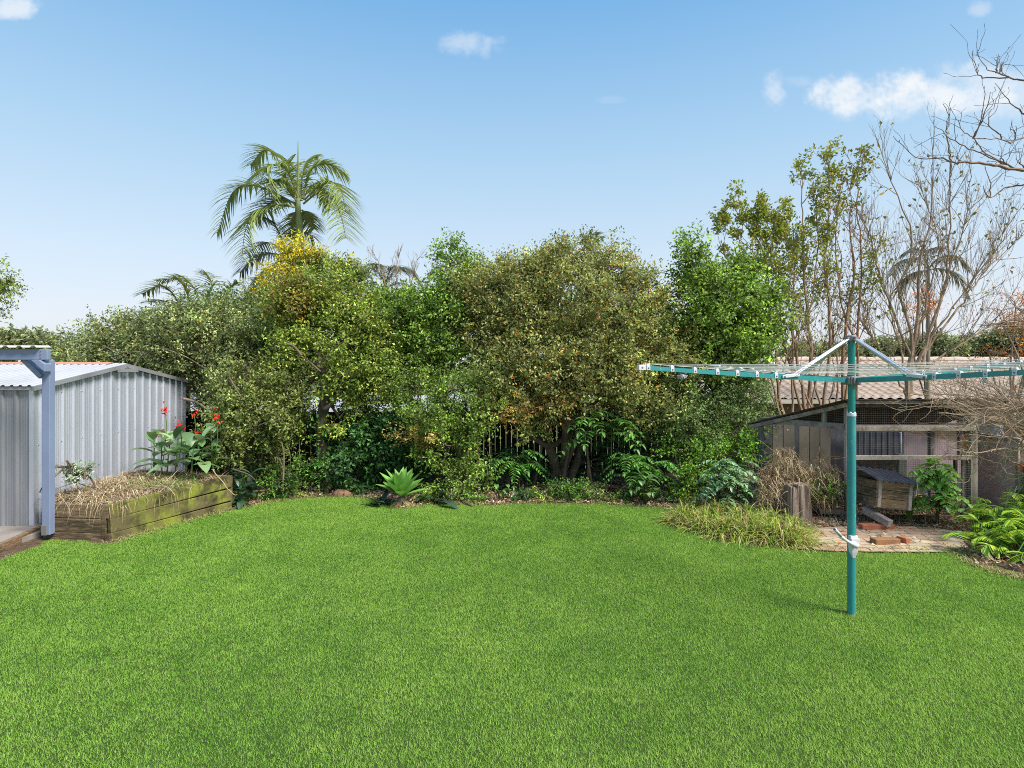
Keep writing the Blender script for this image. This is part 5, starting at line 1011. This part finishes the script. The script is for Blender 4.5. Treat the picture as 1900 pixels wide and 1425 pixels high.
# boundary wall beyond coop
bw = thing('mauve_boundary_fence', 'mauve sheet fence running forward beside the coop with a timber post', 'fence', (5.82, 7.2, 0))
mb = MB(); box(mb, (5.84, 7.25, .44), (.02, .85, 1.0), col=(2.1, 2.05, 2.05)); mb.build('sheet', M_MAUVE, bw)
mb = MB(); box(mb, (5.82, 6.78, .32), (.07, .07, .8)); mb.build('post', M_WOODV, bw, bevel=.004)
mb = MB(); box(mb, (5.87, 7.25, .96), (.05, .85, .05)); mb.build('top_rail', M_WOODY, bw)
mb = MB()
for k in range(14): box(mb, (5.90 + .012 * (k % 2), 6.72 - k * .1, .40), (.016, .09, .95), col=np.ones(3) * (.8 + .4 * (k % 3) / 2))
mb.build('palings', M_FENCE, bw)
tk = thing('water_tank', 'grey plastic tank partly hidden behind the coop post', 'tank', P(1840, 800, 9.0) * [1, 1, 0]); c_ = P(1843, 782, 9.0); mb = MB(); tube(mb, [(c_[0], 9, 0), (c_[0], 9, 1.02), (c_[0], 9, 1.10), (c_[0], 9, 1.12)], [.12, .12, .09, .04], 20); mb.build('barrel', M_PIPE, tk); mb = MB(); tube(mb, [(c_[0], 9, 1.11), (c_[0], 9, 1.15)], .07, 16); mb.build('lid', M_DARKS, tk)

# hutch, stump, plank, bricks
from mathutils import Euler
h = thing('nest_hutch', 'tilted weathered timber hutch with dark corrugated roof inside the coop front', 'hutch', (4.24, 6.78, .41), local=True); h.rotation_euler = Euler((R(-3), R(7), R(4)))
mb = MB()
for k in range(3): box(mb, (.0, -.17, -.13 + k * .095), (.40, .018, .09), col=np.array([1.5, 1.35, 1.25]) * (.8 + .15 * k))
mb.build('front_boards', M_WOODB, h, bevel=.003); mb = MB()
for k in range(3): box(mb, (-.20, -.0, -.13 + k * .095), (.018, .32, .09), col=np.ones(3) * (.9 - .1 * k))
for k in range(3): box(mb, (.20, -.0, -.13 + k * .095), (.018, .32, .09))
box(mb, (0, .17, -.03), (.40, .018, .3)); box(mb, (0, 0, -.18), (.42, .36, .016)); mb.build('side_boards', M_WOODB, h, bevel=.003)
for x in (-.17, .19):
    mb = MB(); box(mb, (x, -.187, -.03), (.035, .016, .30), col=(1.3, 1.25, 1.2)); mb.build('corner_batten', M_WOODY, h)
mb = MB(); xs_ = np.linspace(-.27, .27, 70); v = []
for y, z in ((-.27, .115), (.24, .235)): v += [(x, y, z + .011 * math.sin(x * 2 * math.pi / .072)) for x in xs_]
v2 = [(a, b, c - .006) for a, b, c in v]; i = np.arange(69); q = np.stack([i, i + 1, i + 71, i + 70], -1); e1 = np.stack([i, i + 140, i + 141, i + 1], -1)
mb.add(v + v2, [q, q[:, ::-1] + 140, e1]); mb.build('corrugated_roof', M_DARKS, h)
st = thing('timber_stump', 'split weathered upright timber sleeper stump in the straw', 'stump', G(1478, 972)); b = G(1478, 970); mb = MB()
for (x0, w0, h0, t0) in ((-.062, .086, .455, .0), (.050, .128, .47, .05)):
    n = 20; a = np.linspace(0, 2 * math.pi, n, endpoint=False); sq = lambda e: np.sign(np.cos(e)) * np.abs(np.cos(e)) ** .45; sq2 = lambda e: np.sign(np.sin(e)) * np.abs(np.sin(e)) ** .45; vs = []
    rr = rg.normal(0, .007, n)
    for k_ in range(9):
        f = k_ / 8; vs.append(np.stack([b[0] + x0 + (1 - f) * t0 * .7 + sq(a) * (w0 / 2 + rr) * (1 + .12 * (1 - f)), b[1] + sq2(a) * (.11 + rr), np.full(n, h0 * f - .02) + (f == 1) * rg.normal(0, .008, n)], -1))
    i = np.arange(8)[:, None] * n; j = np.arange(n)[None]; q = np.stack([i + j, i + (j + 1) % n, i + n + (j + 1) % n, i + n + j], -1).reshape(-1, 4); mb.add(np.concatenate(vs), [q, (np.arange(n) + 8 * n)[None]])
mb.build('timber', M_STUMP, st)
mb = MB(); n = 50; blades(mb, b + rg.normal(0, .08, (n, 3)) * [1.2, .8, 0] + [0, 0, .455], nrm(rg.normal(0, 1, (n, 3)) * [1, 1, .2]), .06, .006, pick(rg, STRAW, n), segs=2, droop=.2); mb.build('straw_cap', M_DRY, st)
mb = MB(); beam(mb, P(1603, 945, 6.75), P(1652, 972, 6.45), .07, .075, (1, .95, .92)); tag(mb.build('fallen_beam', M_WOODY, bevel=.004), 'short weathered timber beam lying below the tilted hutch', 'timber beam')
mb = MB(); beam(mb, P(1520, 948, 7.05) , P(1575, 950, 7.05), .06, .06, (.8, .7, .6)); tag(mb.build('edging_sleeper', M_WOODY, bevel=.004), 'low grey sleeper lying on the ground between stump and clothesline post', 'timber sleeper')
for (px, py, L_, rz, lab) in [(1625, 986, .36, .03, 'long orange brick piece edging the top of the paving'), (1642, 1014, .26, .08, 'dull mossy brick lying along the front edge of the paving'), (1677, 1012, .06, .3, 'small orange brick fragment standing at the paving edge')]:
    b = G(px, py); mb = MB(); box(mb, (b[0], b[1], .055), (L_, .10, .06), rz=rz, col=(1, 1, 1) if 'orange' in lab else (.7, 1.0, .9)); tag(mb.build('brick', M_BRICK, bevel=.006), lab, 'brick')
for (px, py, s, lab) in [(478, 928, .13, 'brown sandstone rock at the bed edge near the planter'), (630, 925, .09, 'small brown rock beside the tree trunk in the bed')]:
    b = G(px, py); mb = MB(); n = 14; u_ = np.linspace(.05, math.pi - .05, 9); a = np.linspace(0, 2 * math.pi, n, endpoint=False)
    v = np.array([[math.sin(p) * math.cos(q), math.sin(p) * math.sin(q), math.cos(p)] for p in u_ for q in a]); v = v * (1 + .18 * np.array([mnoise.noise(tuple(x * 1.7 + px)) for x in v]))[:, None] * [s * 1.5, s, s * .8] + b + [0, .1, s * .35]
    i = np.arange(8)[:, None] * n; j = np.arange(n)[None]; mb.add(v, [np.stack([i + j, i + n + j, i + n + (j + 1) % n, i + (j + 1) % n], -1).reshape(-1, 4), np.arange(n)[None]]); tag(mb.build('rock', M_ROCK, smooth=True), lab, 'rock')

# ------------------------------------------------------------------ rotary clothesline
CX, CY = 2.463, 4.3; th = R(14.6); LA = 1.66
cl = thing('rotary_clothesline', 'teal rotary clothesline on a tall post standing in the lawn', 'clothesline', (CX, CY, 0))
def part(name, m, f, **k): mb = MB(); f(mb); return mb.build(name, m, cl, **k)
zt = lambda py: CH - (py - HZ) / F * CY
part('lower_post', M_TEAL, lambda m: tube(m, [(CX, CY, -.05), (CX, CY, zt(770))], .0290, 28), smooth=False)
part('upper_post', M_TEALD, lambda m: tube(m, [(CX, CY, zt(775)), (CX, CY, zt(628))], .0242, 28))
def collar(m):
    n = 28; a = np.linspace(0, 2 * math.pi, n, endpoint=False); vs = []
    for r, z, j in ((.0305, zt(772), 0), (.0305, zt(766), 1), (.0255, zt(765), 1), (.0255, zt(772), 0)):
        vs.append(np.stack([CX + r * np.cos(a), CY + r * np.sin(a), z + j * .006 * np.sin(a * 5 + 1) + 0 * a], -1))
    i = np.arange(3)[:, None] * n; q = np.arange(n)[None]; m.add(np.concatenate(vs), np.stack([i + q, i + (q + 1) % n, i + n + (q + 1) % n, i + n + q], -1).reshape(-1, 4))
part('collar', M_PLAS, collar)
def hubf(m):
    box(m, (CX, CY, zt(706)), (.085, .085, .062), rz=th); box(m, (CX, CY, zt(706)), (.062, .11, .05), rz=th); box(m, (CX, CY, zt(706)), (.11, .062, .05), rz=th)
part('hub', M_GREYP, hubf, bevel=.005)
part('top_cap', M_GREYP, lambda m: (tube(m, [(CX, CY, zt(633)), (CX, CY, zt(624)), (CX, CY, zt(622))], [.033, .033, .026], 16), box(m, (CX, CY, zt(629)), (.10, .03, .028), rz=th), box(m, (CX, CY, zt(629)), (.03, .10, .028), rz=th)), bevel=.003)
dirs = [(-math.cos(th), -math.sin(th)), (-math.sin(th), math.cos(th)), (math.cos(th), math.sin(th)), (math.sin(th), -math.cos(th))]
ztips = [1.803, 1.803, 1.842, 1.812]; ZH = 1.712
def AP(k, t, dz=0):
    d = dirs[k]; f = t / LA; return np.array([CX + d[0] * t, CY + d[1] * t, ZH + (ztips[k] - ZH) * f ** 1.15 + dz])
TS = [1.625, 1.45, 1.28, 1.11, .955, .80, .645]
for k in range(4):
    pts = [AP(k, t) for t in np.linspace(.04, LA, 10)]; d = np.array([*dirs[k], 0]); s_ = np.array([-d[1], d[0], 0])
    mb = MB()
    for i in range(9):
        beam(mb, pts[i], pts[i + 1], .018, .036 - .010 * i / 9)
    arm = mb.build('arm', M_TEAL, cl)
    for t in TS:
        mb = MB(); c = AP(k, t, .004)
        box(mb, c, (.028, .026, .036), rz=th); box(mb, c + [0, 0, .0185], (.018, .018, .012), rz=th)
        tube(mb, [c - s_ * .016 - [0, 0, .004], c + s_ * .016 - [0, 0, .004]], .006, 8, (.25, .25, .25))
        mb.build('line_clip', M_PLAS, arm, bevel=.002)
    mb = MB(); c = AP(k, LA + .01, .0); box(mb, c, (.05, .03, .036), rz=th + (math.pi / 2 if k % 2 else 0)); tube(mb, [c - s_ * .017, c + s_ * .017], .008, 8, (.25, .25, .25)); mb.build('end_cap', M_PLAS, arm, bevel=.006)
    j = AP(k, .53 * .97 if k == 0 else .545, -.002); top = np.array([CX + d[0] * .04, CY + d[1] * .04, zt(630)])
    mb = MB(); jj = AP(k, .62, .006)
    for sg_ in (-1, 1): tube(mb, [top + s_ * .008 * sg_, AP(k, .50, .012) + s_ * .016 * sg_], .0085, 8)
    mb.build('strut', M_ALU, cl)
    mb = MB(); beam(mb, AP(k, .46, .02), AP(k, .60, .0), .042, .022); c = AP(k, .585, -.002); tube(mb, [c - s_ * .024, c + s_ * .024], .009, 10, (.2, .2, .2)); mb.build('strut_bracket', M_PLAS, cl, bevel=.004)
for i, t in enumerate(TS):
    mb = MB()
    for k in range(4):
        a, b = AP(k, t, .027), AP((k + 1) % 4, t, .027); pth = np.array([a + (b - a) * f - [0, 0, .012 * 4 * f * (1 - f)] for f in np.linspace(0, 1, 9)]); tube(mb, pth, .0021, 5, (.9, .88, .8) if i % 2 else (1, 1, 1), cap=False)
    mb.build('line', M_CORD, cl)
mb = MB(); n = 220; a = rg.uniform(0, 6.28, n); q_ = rg.uniform(.028, .075, n)
blades(mb, np.stack([CX + q_ * np.cos(a), CY + q_ * np.sin(a), 0 * a + .012], -1), rg.normal(0, .7, (n, 3)) * [1, 1, .3] + [0, 0, .6], rg.uniform(.02, .05, n), .004, pick(rg, [(.42, .36, .16, 2), (.25, .2, .1, 1), (.25, .36, .07, 1)], n), segs=2, droop=.4)
tag(mb.build('dry_grass_ring', M_DRY), 'ring of dry grass around the foot of the clothesline post', 'dry grass', kind='stuff')
mb = MB()   # winder
box(mb, (CX, CY - .036, zt(1003)), (.060, .030, .055)); v = []
n = 10
for z, w_, dp in ((zt(992), .032, .034), (zt(1010), .033, .046), (zt(1022), .028, .040), (zt(1034), .012, .030)):
    v += [(CX - w_, CY - .01, z), (CX - w_ * .8, CY - dp, z), (CX + w_ * .8, CY - dp, z), (CX + w_, CY - .01, z)]
i = np.arange(3)[:, None] * 4; q = np.arange(4)[None]; mb.add(v, [np.stack([i + q, i + 4 + q, i + 4 + (q + 1) % 4, i + (q + 1) % 4], -1).reshape(-1, 4), np.array([[0, 1, 2, 3]]), np.array([[15, 14, 13, 12]])])
wb = mb.build('winder_housing', M_PLAS, cl, bevel=.004)
mb = MB(); tube(mb, smooth_path([P(1590, 1013, CY - .055), P(1575, 1006, CY - .075), P(1560, 995, CY - .09)], 8), [.020, .020, .017, .013, .011, .010, .010, .010], 10); mb.build('crank', M_PLAS, wb, smooth=True)
mb = MB(); tube(mb, [P(1560, 994, CY - .09), P(1549, 982, CY - .14)], [.0115, .0125], 10, (.9, .9, .92)); tube(mb, [P(1549.6, 982.6, CY - .139), P(1548.6, 981.6, CY - .142)], .008, 8, (.15, .15, .15)); mb.build('crank_grip', M_PLAS, wb, smooth=True)
mb = MB()
for k in range(9): a = R(180 + 20 * (k + .5)); p = AP(0, 1.37, -.028); tube(mb, [p, p + np.array([.038 * math.cos(a), .01 * math.sin(k), .024 * math.sin(a) - .004])], .0018, 4, (.9, .85, 1))
tag(mb.build('knotted_line_end', M_CORD), 'frayed pale knot of cord hanging under the left clothesline arm', 'cord')
mb = MB(); p = AP(3, .95, -.02)
for k in range(5): a = R(200 + 35 * k); tube(mb, [p, p + np.array([.02 * math.cos(a), .0, .028 * math.sin(a)])], .002, 4, (.2, .75, .85))
tag(mb.build('blue_cord_knot', M_CORD), 'small blue cord knot tied under the right clothesline arm', 'cord')
